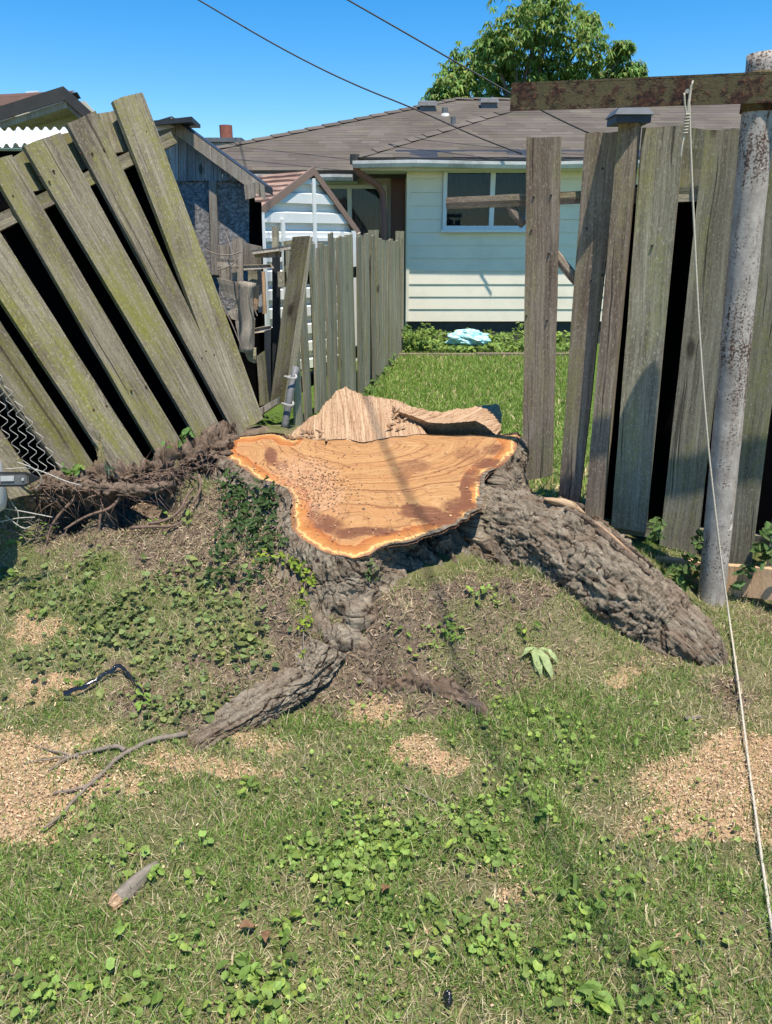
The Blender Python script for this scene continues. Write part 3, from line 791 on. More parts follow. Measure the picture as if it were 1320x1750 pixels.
# eaves: gutter, fascia, sagging underlay, soffits, downspout
def gutter(a, b, par, sag=.0):
    n = 14; prof = [(0, .0), (-.11, .0), (-.13, .03), (-.13, .055), (-.12, .055), (-.115, .015), (-.01, .012), (-.01, .06), (0, .06)]
    pts = np.linspace(a, b, n); v = []; K = len(prof)
    for i, p in enumerate(pts):
        s_ = sag * math.sin(i * 1.7) * .012
        for (dy, dz) in prof: v.append(p + (0, dy, dz * 1.4 - .05 + s_))
    f = [(i * K + j, i * K + (j + 1) % K, (i + 1) * K + (j + 1) % K, (i + 1) * K + j) for i in range(n - 1) for j in range(K)]
    f += [tuple(range(K))[::-1], tuple((n - 1) * K + j for j in range(K))]
    return mesh('gutter', v, f, M['gutter'], par)
gutter(np.array([f0[0] - .02, YE + .04, f0[2] - .07]), np.array([f1[0], YE + .04, f0[2] - .07]), house, 1)
gutter(np.array([e0[0], 10.94, eL[2] - .08]), np.array([f0[0] - .05, 10.94, eL[2] - .08]), house, .3)
mb = MB()
for i in range(26):
    xa = f0[0] + .5 + i * .17; lift = .03 + .028 * math.sin(i * .9) + (.05 if 14 < i < 22 else 0)
    mb.hexa([(xa, YE - .025, f0[2] - .035), (xa + .172, YE - .025, f0[2] - .035), (xa + .172, YE + .27, f0[2] + .06), (xa, YE + .27, f0[2] + .06)],
            [(xa, YE - .025, f0[2] - .03 + lift * .4), (xa + .172, YE - .025, f0[2] - .03 + lift * .45), (xa + .172, YE + .27, f0[2] + .11), (xa, YE + .27, f0[2] + .11)])
mb.build('lifted_underlay', M['shade_black'], house)
MB().box((f0[0], YE + .042, f0[2] - .14), (f1[0], YE + .07, f0[2] - .01)).build('fascia_board', M['soffit'], house)
MB().box((f0[0], YE + .07, f0[2] - .135), (f1[0], YF + .02, f0[2] - .115)).build('soffit', M['soffit'], house)
MB().box((f0[0], YE + .07, f0[2] - .112), (f0[0] + .03, 11.2, f0[2] + .0)).build('side_fascia', M['fascia'], house)
MB().box((f0[0] + .03, YF + .02, f0[2] - .135), (hx0 - .012, YR, f0[2] - .115)).build('soffit', M['soffit'], house)
MB().box((e0[0], 10.942, eL[2] - .13), (f0[0] - .002, 10.97, eL[2] - .01)).build('fascia_board', M['fascia'], house)
MB().box((e0[0], 10.97, eL[2] - .128), (f0[0] - .002, YR, eL[2] - .11)).build('soffit', M['soffit'], house)
dsp = [PX(607, 276, 10.2), PX(609, 293, 10.25), PX(650, 318, 10.45), PX(656, 335, 10.5), PX(657, 480, 10.5)]
mb = MB(); mb.tube(smoothpath(dsp, 18, 1), .042, 8); mb.build('downspout', M['downspout'], house, True)
mb = MB(); mb.tube([PX(607, 264, YE), PX(607, 281, YE)], .06, 8); mb.build('gutter_outlet', M['fascia'], house)
# roof vents and pipes
def roofz(x, y): return eL[2] + (y - 10.9) * (zr - eL[2]) / (YRG - 10.9)
def vent(u, v, Y, w, h, par):
    c = PX(u, v, Y); x = c[0]; zb = roofz(x, Y) - .05
    MB().hexa([(x - w, Y - w * .6, zb - .1), (x + w, Y - w * .6, zb - .1), (x + w, Y + w * .6, zb - .05), (x - w, Y + w * .6, zb - .05)],
              [(x - w * .9, Y - w * .5, zb + h), (x + w * .9, Y - w * .5, zb + h), (x + w * .9, Y + w * .5, zb + h + .05), (x - w * .9, Y + w * .5, zb + h + .05)]).hexa(
              [(x - w * 1.1, Y - w * .8, zb + h + .002), (x + w * 1.1, Y - w * .8, zb + h + .002), (x + w * 1.1, Y + w * .7, zb + h + .055), (x - w * 1.1, Y + w * .7, zb + h + .055)],
              [(x - w, Y - w * .7, zb + h + .06), (x + w, Y - w * .7, zb + h + .06), (x + w, Y + w * .6, zb + h + .10), (x - w, Y + w * .6, zb + h + .10)]).build('roof_vent', M['grey_metal'], par)
vent(731, 188, 13.9, .14, .10, house); vent(836, 176, 14.1, .14, .10, house)
vent(1035, 184, 14.0, .14, .08, house)
for (u, v0_, v1_, Y, r_) in ((761, 200, 184, 13.6, .05), (775, 220, 200, 12.9, .04)):
    b = PX(u, v0_, Y); t = PX(u, v1_, Y)
    mb = MB(); mb.tube([b - (0, 0, .1), t], r_, 10)
    st = mb.build('vent_pipe', M['grey_metal'], house)
    mb = MB(); mb.tube([b - (0, 0, .08), b + (0, 0, .05)], [r_ * 2.2, r_ * 1.2], 10); mb.build('flashing', M['gutter'], st)
# chimneys: brick courses
def chimney(u, vt, vb, Y, w, par, name='chimney'):
    t = PX(u, vt, Y); zb = PX(u, vb, Y)[2] - .35; x = t[0]; zt = t[2]
    ch = MB().box((x - w + .012, Y - w + .012, zb), (x + w - .012, Y + w - .012, zt)).build(name, M['gutter'], par)
    zz = zb; k = 0
    while zz < zt - .07:
        for (ax, sgn) in (('y', -1), ('x', 1), ('x', -1)):
            nb = 3
            for i in range(-1, nb):
                a = -w + (i + (.5 if k % 2 else 0)) * (2 * w / nb); b = a + 2 * w / nb - .012
                a, b = max(a, -w), min(b, w)
                if b - a < .03: continue
                m_ = MB()
                if ax == 'y': m_.box((x + a, Y - w, zz), (x + b, Y - w + .03, zz + .062))
                else:
                    xx = x + sgn * w
                    m_.box((min(xx, xx - sgn * .03), Y + a + .031, zz), (max(xx, xx - sgn * .03), Y + b, zz + .062))
                m_.build('brick', M['brick'], ch)
        zz += .075; k += 1
    MB().box((x - w * 1.25, Y - w * 1.25, zt), (x + w * 1.25, Y + w * 1.25, zt + .06)).build('chimney_cap', M['grey_metal'], ch)
    mb = MB(); mb.tube([(x, Y, zt + .06), (x, Y, zt + .26)], w * .45, 10); mb.build('flue', M['brick'], ch)
    return ch
chimney(388, 246, 262, 13.2, .22, house)
chimney(1282, 178, 200, 14.5, .2, house)

# ------------------------------------------------------------------ ridged white garden shed
gA, gB = 8.05, 8.95
P0, P1 = PX(438, 361, gA), PX(601, 391, gB); PA = PX(529, 298, 8.55)
tw = np.array([P1[0] - P0[0], P1[1] - P0[1], 0]); WW = np.linalg.norm(tw); tw /= WW
nw_ = np.array([tw[1], -tw[0], 0])                       # out of the gable wall
zb0 = .05
shed = thing('garden_shed', 'small white ribbed metal garden shed with brown roof behind the picket fence', 'shed', (*(P0 + P1)[:2] / 2, 0))
def sp(s_, z_, d_=0.0): return np.array([P0[0], P0[1], 0]) + tw * s_ + nw_ * d_ + np.array([0, 0, z_])
sA = float(np.dot(PA - P0, tw)); zl, zrr, za_ = P0[2], P1[2], PA[2]
def ztop(s_): return zl + (za_ - zl) * s_ / sA if s_ < sA else za_ + (zrr - za_) * (s_ - sA) / (WW - sA)
lap = .185; z = zb0; k = 0
while z < za_ - .03:
    zt = min(z + lap, za_ - .005)
    def srange(zz):
        a = 0 if zz <= zl else sA * (zz - zl) / (za_ - zl)
        b = WW if zz <= zrr else sA + (WW - sA) * (za_ - zz) / (za_ - zrr)
        return a, b
    a0, b0 = srange(z); a1, b1 = srange(zt)
    zm = z + .5 * (zt - z); am, bm = srange(zm)
    # each lap is a slanted panel whose lower half stands proud
    v = [sp(a0, z, .0), sp(b0, z, .0), sp(a0, z + .001, .048), sp(b0, z + .001, .048), sp(am, zm, .048), sp(bm, zm, .048), sp(am, zm + .022, .0), sp(bm, zm + .022, .0), sp(a1, zt, .0), sp(b1, zt, .0)]
    v += [q - nw_ * (np.dot(q - sp(0, 0), nw_) + .02) for q in v]
    f = [(0, 1, 3, 2), (2, 3, 5, 4), (4, 5, 7, 6), (6, 7, 9, 8), (10, 12, 13, 11), (12, 14, 15, 13), (14, 16, 17, 15), (16, 18, 19, 17), (0, 2, 12, 10), (2, 4, 14, 12), (4, 6, 16, 14), (6, 8, 18, 16), (1, 11, 13, 3), (3, 13, 15, 5), (5, 15, 17, 7), (7, 17, 19, 9), (0, 10, 11, 1), (8, 9, 19, 18)]
    mesh('wall_panel', v, f, M['shed_metal'], shed)
    z = zt; k += 1
def strip(s0, s1, z0, z1, d0, d1, name, mat):
    b = [sp(s0, z0, d1), sp(s1, z0, d1), sp(s1, z0, d0), sp(s0, z0, d0)]; t = [sp(s0, z1, d1), sp(s1, z1, d1), sp(s1, z1, d0), sp(s0, z1, d0)]
    return MB().hexa(b, t).build(name, mat, shed)
strip(sA - .02, sA + .02, zb0, za_ - .04, .049, .064, 'centre_rib', M['shed_metal'])
strip(-.01, .05, zb0, zl - .01, .049, .066, 'corner_trim', M['shed_metal'])
strip(WW - .05, WW + .01, zb0, zrr - .02, .049, .066, 'corner_trim', M['shed_metal'])
strip(sA - .44, sA - .40, zb0, zl - .07, .049, .07, 'door_frame', M['shed_metal'])
strip(sA + .36, sA + .40, zb0, zrr - .03, .049, .07, 'door_frame', M['shed_metal'])
for (s0, s1) in ((.06, sA - .45), (sA - .39, sA - .03), (sA + .03, sA + .35), (sA + .41, WW - .06)):
    zt_ = min(zl, zrr) - .09
    strip(s0, s1, zt_ - .035, zt_, .0495, .068, 'door_rail', M['shed_metal'])
dep = -1.9
for (sa, za0, sb, zb1, nm) in ((-.10, zl - .075, sA, za_ + .02, 'roof_slope'), (WW + .06, zrr - .06, sA, za_ + .02, 'roof_slope')):
    rows = 9
    a3, b3 = np.array([sa, za0]), np.array([sb, zb1])
    mb = MB()
    for i in range(rows):
        p, q = a3 + (b3 - a3) * i / rows, a3 + (b3 - a3) * (i + 1) / rows
        for j in range(12):
            d0 = .045 + (dep - .045) * j / 12; d1 = .045 + (dep - .045) * (j + 1) / 12; c = r1.uniform(.72, 1.2)
            h0 = .02 * r1.uniform(.8, 1.3)
            mb.hexa([sp(p[0], p[1], d0), sp(p[0], p[1], d1), sp(q[0], q[1], d1), sp(q[0], q[1], d0)],
                    [sp(p[0], p[1] + h0 + .012, d0), sp(p[0], p[1] + h0 + .012, d1), sp(q[0], q[1] + .012, d1), sp(q[0], q[1] + .012, d0)], c=(c, c, c))
    mb.build('roof', M['shed_roof'], shed)
    u_ = b3 - a3; u_ /= np.linalg.norm(u_)
    MB().hexa([sp(a3[0], a3[1] - .03, .066), sp(a3[0], a3[1] - .03, .046), sp(b3[0], b3[1] - .03, .046), sp(b3[0], b3[1] - .03, .066)],
              [sp(a3[0], a3[1] + .05, .066), sp(a3[0], a3[1] + .05, .046), sp(b3[0], b3[1] + .05, .046), sp(b3[0], b3[1] + .05, .066)]).build('rake_trim', M['tan_trim'], shed)
mb = MB()
for s_ in (0.0, WW): mb.hexa([sp(s_ - .01, zb0, -.02), sp(s_ + .01, zb0, -.02), sp(s_ + .01, zb0, dep), sp(s_ - .01, zb0, dep)], [sp(s_ - .01, zl - .1, -.02), sp(s_ + .01, zl - .1, -.02), sp(s_ + .01, zl - .1, dep), sp(s_ - .01, zl - .1, dep)])
mb.build('side_wall', M['shed_metal'], shed)

# ------------------------------------------------------------------ old grey wooden shed
YO = 5.9; po = vplane(YO)
old = thing('wooden_shed', 'old grey wooden shed with strand board wall and black roof edge', 'shed', (PX(360, 400, YO)[0], YO, .1))
tops = lambda u: 226 + (u - 305) * 0.735 if u > 305 else 226 - (305 - u) * 0.05       # underside of the roof
u = 200
while u < 424:
    un = min(u + 15, 424)
    TL, TR = (u + .6, tops(u) + 4), (un - .6, tops(un) + 4)
    b = 309 if un > 300 else 420
    qboard([TL, TR, (un - .6, b), (u + .6, b)], po, .02, M['shed_wood'], old, 'wall_board', 2, 1, .003)
    u = un
po2 = vplane(YO + .025)
qboard([(200, 306), (425, 306), (425, 560), (200, 560)], po2, .02, M['osb'], old, 'strand_board', 3, 3, .002)
qboard([(357, 309), (370, 309), (374, 470), (361, 470)], vplane(YO - .02), .03, M['scrap'], old, 'batten', 4, 1)
# gable roof
ap = PX(298, 214, YO); er = PX(446, 326, YO - .25); el = PX(90, 262, YO - .25)
def slab(a, b, d0, d1, t, name, mat):
    a = np.array(a); b = np.array(b); y = np.array([0, 1.0, 0]); zv = np.array([0, 0, t])
    q0, q1 = a.copy(), b.copy(); q0[1] = q1[1] = d0; r0, r1_ = a.copy(), b.copy(); r0[1] = r1_[1] = d1
    return MB().hexa([q0, q1, r1_, r0], [q0 + zv, q1 + zv, r1_ + zv, r0 + zv]).build(name, mat, old)
slab(ap, er, YO - .05, YO + .35, .05, 'roof', M['shade_black'])
slab(ap - (0, 0, .05), er - (0, 0, .05), YO - .08, YO - .052, .09, 'fascia_board', M['scrap'])
slab(el, ap, YO - .05, YO + .35, .05, 'roof', M['shade_black'])
MB().hexa([PX(262, 214, YO - .3), PX(328, 208, YO - .3), PX(343, 219, YO + .9), PX(262, 219, YO + .9)], [PX(262, 206, YO - .3), PX(328, 199, YO - .3), PX(343, 213, YO + .9), PX(262, 212, YO + .9)]).build('ridge_sheet', M['shade_black'], old)
mesh('white_flashing', [PX(262, 212, YO - .15), PX(280, 210, YO - .15), PX(300, 217, YO - .15), PX(262, 226, YO - .15), PX(262, 212, YO - .16), PX(280, 210, YO - .16), PX(300, 217, YO - .16), PX(262, 226, YO - .16)], BOXF, M['white_sheet'], old)
qboard([(417, 318), (434, 312), (436, 338), (420, 342)], vplane(YO - .14), .05, M['scrap'], old, 'rafter_end', 1, 1)
qboard([(425, 345), (446, 345), (452, 560), (425, 560)], vplane(YO + .2), .03, M['shade_fill'], old, 'dark_side', 1, 1)
MB().box((PX(200, 400, YO)[0], YO + .06, 0), (PX(426, 400, YO)[0], YO + .35, PX(300, 330, YO)[2])).build('side_wall', M['shade_fill'], old)
# lean-to with white corrugated sheets and near-black walls standing in for deep shade
lean = thing('lean_to_shed', 'dark lean-to with white corrugated metal roof behind the leaning boards', 'lean-to', (PX(80, 400, 5.0)[0], 5.0, .2))
a, b = PX(-160, 250, 4.9), PX(118, 250, 4.9)
c_, d_ = PX(-160, 222, 6.2), PX(122, 222, 6.2)
for k in range(3):
    n = 31; t0, t1 = k / 3, (k + 1) / 3 - .004
    v = []
    for i in range(n):
        t = t0 + (t1 - t0) * i / (n - 1)
        w_ = .014 * math.sin(i * 1.25) + k * .004
        v += [a + (b - a) * t + (0, -.01, w_ + (.03 if k == 0 else 0)), c_ + (d_ - c_) * t + (0, 0, w_)]
    vv = np.array(v); vv = np.concatenate([vv, vv - (0, 0, .004)])
    f = [(2 * i, 2 * i + 2, 2 * i + 3, 2 * i + 1) for i in range(n - 1)] + [(2 * n + 2 * i, 2 * n + 2 * i + 1, 2 * n + 2 * i + 3, 2 * n + 2 * i + 2) for i in range(n - 1)] + [(2 * i, 2 * n + 2 * i, 2 * n + 2 * i + 2, 2 * i + 2) for i in range(n - 1)]
    mesh('roof_sheet', vv, f, M['white_sheet'], lean, None, True)
MB().box((PX(-180, 300, 4.95)[0], 4.95, -.1), (PX(250, 400, 4.95)[0], 4.98, PX(80, 258, 4.95)[2])).build('wall', M['shade_fill'], lean)  # painted near black so the gaps of the leaning fence look shaded
MB().box((PX(250, 400, 4.95)[0], 4.951, -.1), (PX(330, 400, 4.95)[0], 4.979, PX(80, 405, 4.95)[2])).build('wall', M['shade_fill'], lean)
MB().box((PX(330, 400, 4.95)[0], 4.952, -.1), (PX(392, 400, 4.95)[0], 4.978, PX(80, 540, 4.95)[2])).build('wall', M['shade_fill'], lean)
MB().box((PX(-180, 300, 4.98)[0], 4.981, -.1), (PX(215, 400, 4.98)[0], 5.6, PX(80, 268, 4.95)[2])).build('inner_wall', M['shade_fill'], lean)

# ------------------------------------------------------------------ neighbour's gable at far left
nb = thing('neighbour_house', 'beige gabled house end with brown shingle roof at far left', 'house', (PX(60, 200, 10)[0], 10, 0))
ga = PX(131, 158, 9.6); gl = PX(-90, 228, 9.6); gr = PX(185, 208, 9.9)
pn = plane3(ga, gl, np.array([ga[0], ga[1], 0.0]))
# siding boards slanting with perspective along the gable wall
for k in range(9):
    zt = ga[2] - .08 - k * .16; zb_ = zt - .156
    def xr(z_):
        t = (ga[2] - z_) / (ga[2] - gl[2]); t2 = (ga[2] - z_) / (ga[2] - gr[2])
        return max(ga[0] + (gl[0] - ga[0]) * t, gl[0] - 1.5), min(ga[0] + (gr[0] - ga[0]) * t2, gr[0] + .2)
    l0, r0 = xr(zt); l1, r1_ = xr(zb_)
    MB().hexa([(l1, 9.62, zb_), (r1_, 9.62, zb_), (r1_, 9.66, zb_), (l1, 9.66, zb_)], [(l0, 9.645, zt), (r0, 9.645, zt), (r0, 9.66, zt), (l0, 9.66, zt)]).build('siding_board', M['beige'], nb)
MB().box((gl[0] - 1.5, 9.7, 0), (gr[0] + .1, 9.75, ga[2] - 1.4)).build('wall', M['beige'], nb)
bl = np.array([gl[0], 9.2, gl[2]]); ba = np.array([ga[0], 9.2, ga[2]])
ext = (gl - ga) * .6
rb_ = atZ(-110, 170, ga[2]); bkv = rb_ - ga
up4 = np.array([0, 0, .02])
shingles([gl + ext + up4, gl + ext + bkv + up4, rb_ + up4, ga + up4], 'shingles', M['shingle_brown'], nb, seed=9)
ext2 = (gr - ga) * .9
mesh('roof_back', [ga + (0, -.35, 0), gr + ext2 + (0, -.35, 0), gr + ext2 + (-.6, 1.2, 0), ga + (-.6, 1.2, 0), ga + (0, -.35, -.05), gr + ext2 + (0, -.35, -.05), gr + ext2 + (-.6, 1.2, -.05), ga + (-.6, 1.2, -.05)], BOXF, M['fascia'], nb)
for (q0, q1) in ((ga, gl + ext), (ga, gr + ext2)):
    o_ = np.array([0, -.36, 0])
    MB().hexa([q0 + o_ - (0, .02, .13), q1 + o_ - (0, .02, .13), q1 + o_ - (0, 0, .13), q0 + o_ - (0, 0, .13)], [q0 + o_ - (0, .02, .0), q1 + o_ - (0, .02, .0), q1 + o_, q0 + o_]).build('rake_board', M['fascia'], nb)
    MB().hexa([q0 - (0, .34, .20), q1 - (0, .34, .20), q1 - (0, -.06, .20), q0 - (0, -.06, .20)], [q0 - (0, .34, .135), q1 - (0, .34, .135), q1 - (0, -.06, .135), q0 - (0, -.06, .135)]).build('soffit', M['scrap'], nb)
MB().hexa([PX(42, 163, 10.5), PX(68, 161, 10.5), PX(68, 160, 10.8), PX(42, 162, 10.8)], [PX(45, 158, 10.5), PX(66, 155, 10.5), PX(66, 155, 10.8), PX(45, 157, 10.8)]).build('roof_vent', M['white_sheet'], nb)

# ------------------------------------------------------------------ leaning fence panel on the left
pA, pB = atY(432, 712, 3.75), atY(170, 812, 3.05)
pT = atY(220, 163, 3.95)
pl_l = plane3(pA, pB, pT)
lf = thing('leaning_fence', 'mossy grey board fence panel leaning to the left above the root mound', 'fence', (pB + pA) / 2 * np.array([1, 1, 0]) + np.array([0, 0, .3]))
LB = [[(193,172),(243,157),(447,704),(404,726)], [(116,212),(164,189),(418,728),(398,736)], [(42,247),(106,226),(381,735),(333,742)], [(-22,278),(20,265),(309,750),(272,780)],
      [(-120,330),(-62,300),(252,790),(206,820)], [(-240,330),(-170,290),(176,815),(122,826)], [(-330,380),(-270,350),(70,830),(10,840)], [(-420,430),(-360,400),(-20,840),(-70,850)]]
for i, q in enumerate(LB):
    q = [q[0], q[1], (q[2][0] + (q[2][0]-q[1][0])*.02, q[2][1] + 12), (q[3][0] + (q[3][0]-q[0][0])*.02, q[3][1] + 12)]
    qboard(q, pl_l, .022, M['fence_left'], lf, 'board', 9, 3, .006, seed=40 + i)
nm2 = MB()
for (u, v) in [(228,232),(250,225),(236,252),(158,262),(178,255),(68,300),(92,292),(-2,342),(22,335),(345,612),(366,606),(300,640),(322,632),(225,668),(250,660),(160,700),(182,694),(352,600),(138,262),(85,310)]:
    p = atP(u, v, pl_l); nm2.tube([p - pl_l[1] * .004, p + pl_l[1] * .003], .0045, 6)
nm2.build('nail', M['bar'], lf, kind='stuff')
nl_ = pl_l[1]; bk = (pl_l[0] - nl_ * .065, nl_)
SB = [[(168,195),(204,187),(236,255),(186,262)], [(98,230),(132,222),(156,285),(118,300)], [(14,272),(42,258),(80,320),(48,330)], [(-70,310),(-30,292),(0,350),(-50,372)]]
for i, q in enumerate(SB): qboard(q, bk, .02, M['fence_left'], lf, 'back_board', 3, 2, .003, seed=60 + i)
md = (pl_l[0] - nl_ * .024, nl_)
def rail(px0, px1, pl, h, w, mat, par, name='rail'):
    a_, b_ = atP(*px0, pl), atP(*px1, pl)
    t_ = (b_ - a_) / np.linalg.norm(b_ - a_); up_ = np.cross(t_, pl[1]);
    if up_[2] < 0: up_ = -up_
    return plank(a_ - up_ * h / 2, a_ + up_ * h / 2, b_ + up_ * h / 2, b_ - up_ * h / 2, pl[1], w, mat, par, name, 6, 2, .002, .002)
rail((-140, 447), (298, 234), md, .055, .038, M['fence_left'], lf)

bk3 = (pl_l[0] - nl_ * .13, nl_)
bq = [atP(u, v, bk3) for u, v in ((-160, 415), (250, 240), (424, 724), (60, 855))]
mesh('gap_shade_sheet', bq + [q - nl_ * .004 for q in bq], [(0, 3, 2, 1), (4, 5, 6, 7), (0, 1, 5, 4), (1, 2, 6, 5), (2, 3, 7, 6), (3, 0, 4, 7)], M['shade_fill'], lf)  # added sheet, near black so the slits between boards read as deep shade

# ------------------------------------------------------------------ right board fence
YB = 3.15
_a, _b = atY(1240, 500, 3.05), atY(930, 500, 3.345)
pr = plane3(_a, _b, _a + np.array([0, 0, 1.0]))
def offp(d): return (pr[0] - pr[1] * d, pr[1])       # plane d behind the board faces
fdirx = (_a - _b) * np.array([1, 1, 0]); fdirx /= np.linalg.norm(fdirx)
prb = offp(.06); prm = offp(.024)
rf = thing('board_fence', 'tall weathered board fence standing behind the clothesline pole', 'fence', atP(1160, 930, pr))
RB_ = [([(900,236),(958,233),(943,812),(893,822)], 'fence_brown', pr), ([(1000,228),(1060,224),(990,862),(954,862)], 'fence_brown', pr),
      ([(1098,220),(1170,215),(1104,912),(1045,900)], 'fence_right', pr), ([(1206,221),(1277,219),(1191,950),(1127,932)], 'fence_right', pr),
      ([(1301,222),(1379,218),(1284,972),(1236,968)], 'fence_right', pr), ([(1404,222),(1480,218),(1376,990),(1308,985)], 'fence_right', pr)]
for i, (q, m_, p_) in enumerate(RB_): qboard(q, p_, .022, M[m_], rf, 'board', 9, 3, .005, seed=80 + i)
for i, q in enumerate([[(1168,217),(1212,222),(1196,322),(1158,322)], [(1272,222),(1306,222),(1296,322),(1262,322)]]): qboard(q, prb, .02, M['fence_right'], rf, 'back_board', 3, 2, seed=90 + i)
rail((1070, 334), (1420, 326), prm, .055, .036, M['fence_right'], rf)
rail((1050, 900), (1420, 940), prm, .06, .034, M['fence_right'], rf)
qboard([(1238,966),(1420,984),(1420,1040),(1236,1016)], offp(-.13), .03, M['fresh_board'], rf, 'bottom_plank', 4, 3, .002, seed=99)
qboard([(1118,952),(1212,964),(1212,1012),(1150,1000)], offp(-.128), .03, M['fresh_board'], rf, 'bottom_plank', 4, 3, .002, seed=98)
# capped post
post = bar3(atP(1077, 212, offp(-.02)), atP(1014, 905, offp(-.02)), pr[1], .072, .08, M['fence_brown'], rf, 'post')
ct = atP(1075, 202, offp(-.02)); hw = .064
MB().box((ct[0] - hw, ct[1] - hw, ct[2] - .022), (ct[0] + hw, ct[1] + hw, ct[2] + .004)).hexa(
    [(ct[0] - hw - .008, ct[1] - hw - .008, ct[2] + .004), (ct[0] + hw + .008, ct[1] - hw - .008, ct[2] + .004), (ct[0] + hw + .008, ct[1] + hw + .008, ct[2] + .004), (ct[0] - hw - .008, ct[1] + hw + .008, ct[2] + .004)],
    [(ct[0] - hw + .01, ct[1] - hw + .01, ct[2] + .028), (ct[0] + hw - .01, ct[1] - hw + .01, ct[2] + .028), (ct[0] + hw - .01, ct[1] + hw - .01, ct[2] + .028), (ct[0] - hw + .01, ct[1] + hw - .01, ct[2] + .028)]).build('post_cap', M['cap_metal'], post)
# gate rails and braces left of the post
rail((762, 347), (992, 337), prm, .046, .032, M['fence_brown'], rf, 'gate_rail')
rail((868, 352), (894, 384), offp(.028), .034, .03, M['fence_brown'], rf, 'brace')
rail((938, 424), (986, 482), offp(.028), .036, .03, M['fence_brown'], rf, 'brace')
qboard([(1011,618),(1015,618),(991,832),(983,832)], offp(.02), .02, M['fence_left'], rf, 'sliver', 4, 1, .002, seed=7)
# nails
nm_ = MB()
for (u, v) in [(912,337),(942,334),(908,394),(938,434),(1003,390),(1030,288),(900,540),(935,548),(1010,480),(1030,470),(1060,500),(1115,420),(1190,420)]:
    p = atP(u, v, pr); nm_.tube([p + (0, .004, 0), p + (0, -.003, 0)], .0045, 6)
nm_.build('nail', M['wire'], rf, kind='stuff')
dk = thing('fence_gap_shade', 'added near-black sheet standing in for shade in the board fence gaps', 'wall', (atY(1230, 500, 3.3)[0], 3.3, 0))  # added behind the fence to darken its gaps like deep shade
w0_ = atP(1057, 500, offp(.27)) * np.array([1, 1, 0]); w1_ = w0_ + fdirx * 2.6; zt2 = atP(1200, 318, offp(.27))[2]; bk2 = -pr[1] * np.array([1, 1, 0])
MB().hexa([w0_ - (0, 0, .1), w1_ - (0, 0, .1), w1_ + bk2 * .05 - (0, 0, .1), w0_ + bk2 * .05 - (0, 0, .1)], [w0_ + (0, 0, zt2), w1_ + (0, 0, zt2), w1_ + bk2 * .05 + (0, 0, zt2), w0_ + bk2 * .05 + (0, 0, zt2)]).build('sheet', M['shade_fill'], dk)
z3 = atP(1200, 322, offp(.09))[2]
MB().hexa([w0_ - bk2 * .18 + (0, 0, z3), w1_ - bk2 * .18 + (0, 0, z3), w1_ - bk2 * .001 + (0, 0, z3), w0_ - bk2 * .001 + (0, 0, z3)], [w0_ - bk2 * .18 + (0, 0, z3 + .02), w1_ - bk2 * .18 + (0, 0, z3 + .02), w1_ - bk2 * .001 + (0, 0, z3 + .02), w0_ - bk2 * .001 + (0, 0, z3 + .02)]).build('gap_shade_top', M['shade_fill'], dk)  # near-black top closing off the added gap sheet

# ------------------------------------------------------------------ picket fence running back to the house
pk = thing('picket_fence', 'grey weathered picket fence running back from the stump to the house', 'fence', (-.3, 7, .1))
a, b = np.array([atY(505, 690, 4.9)[0], 4.9]), np.array([atY(688, 560, 9.6)[0], 9.6])
Lf = np.linalg.norm(b - a); tdir = (b - a) / Lf; tn = np.array([tdir[1], -tdir[0], 0]); t3 = np.array([tdir[0], tdir[1], 0])
rp = random.Random(5); s_ = 0.0; k = 0
while s_ < Lf - .05:
    w_ = rp.choice([.085, .095, .10, .12, .13]) ; sc = s_ / Lf
    if not (.62 < sc < .66):
        base = a + tdir * s_; g = gz(base[0], base[1])[0]
        top = (1.335 if sc < .2 else (1.405 if sc < .62 else 1.36)) + rp.uniform(-.02, .02)
        lean = rp.uniform(-.02, .02); dpt = rp.choice([0, 0, .018, -.012])
        p = np.array([base[0], base[1], 0]) + tn * dpt
        TL, TR = p + t3 * lean + (0, 0, top), p + t3 * (lean + w_) + (0, 0, top - rp.uniform(-.01, .012))
        BL, BR = p + (0, 0, g - .04), p + t3 * w_ + (0, 0, g - .04)
        plank(TL, TR, BR, BL, tn, .018, M['picket'], pk, 'picket', 4, 1, .008, .006, rp)
    s_ += w_ + rp.choice([.001, .003, .005, .012]); k += 1
for h_ in (.35, 1.05):
    q0 = np.array([a[0], a[1], h_ + .1]) - tn * .06; q1 = np.array([b[0], b[1], h_]) - tn * .06
    bar3(q0, q1, (0, 0, 1), .04, .09, M['picket'], pk, 'rail')
for sc in (.63, .99):
    q = a + tdir * Lf * sc; x_, y_ = q
    bar3(np.array([x_, y_, 1.46]) - tn * .03, np.array([x_, y_, -.1]) - tn * .03, t3, .09, .09, M['picket'], pk, 'post')

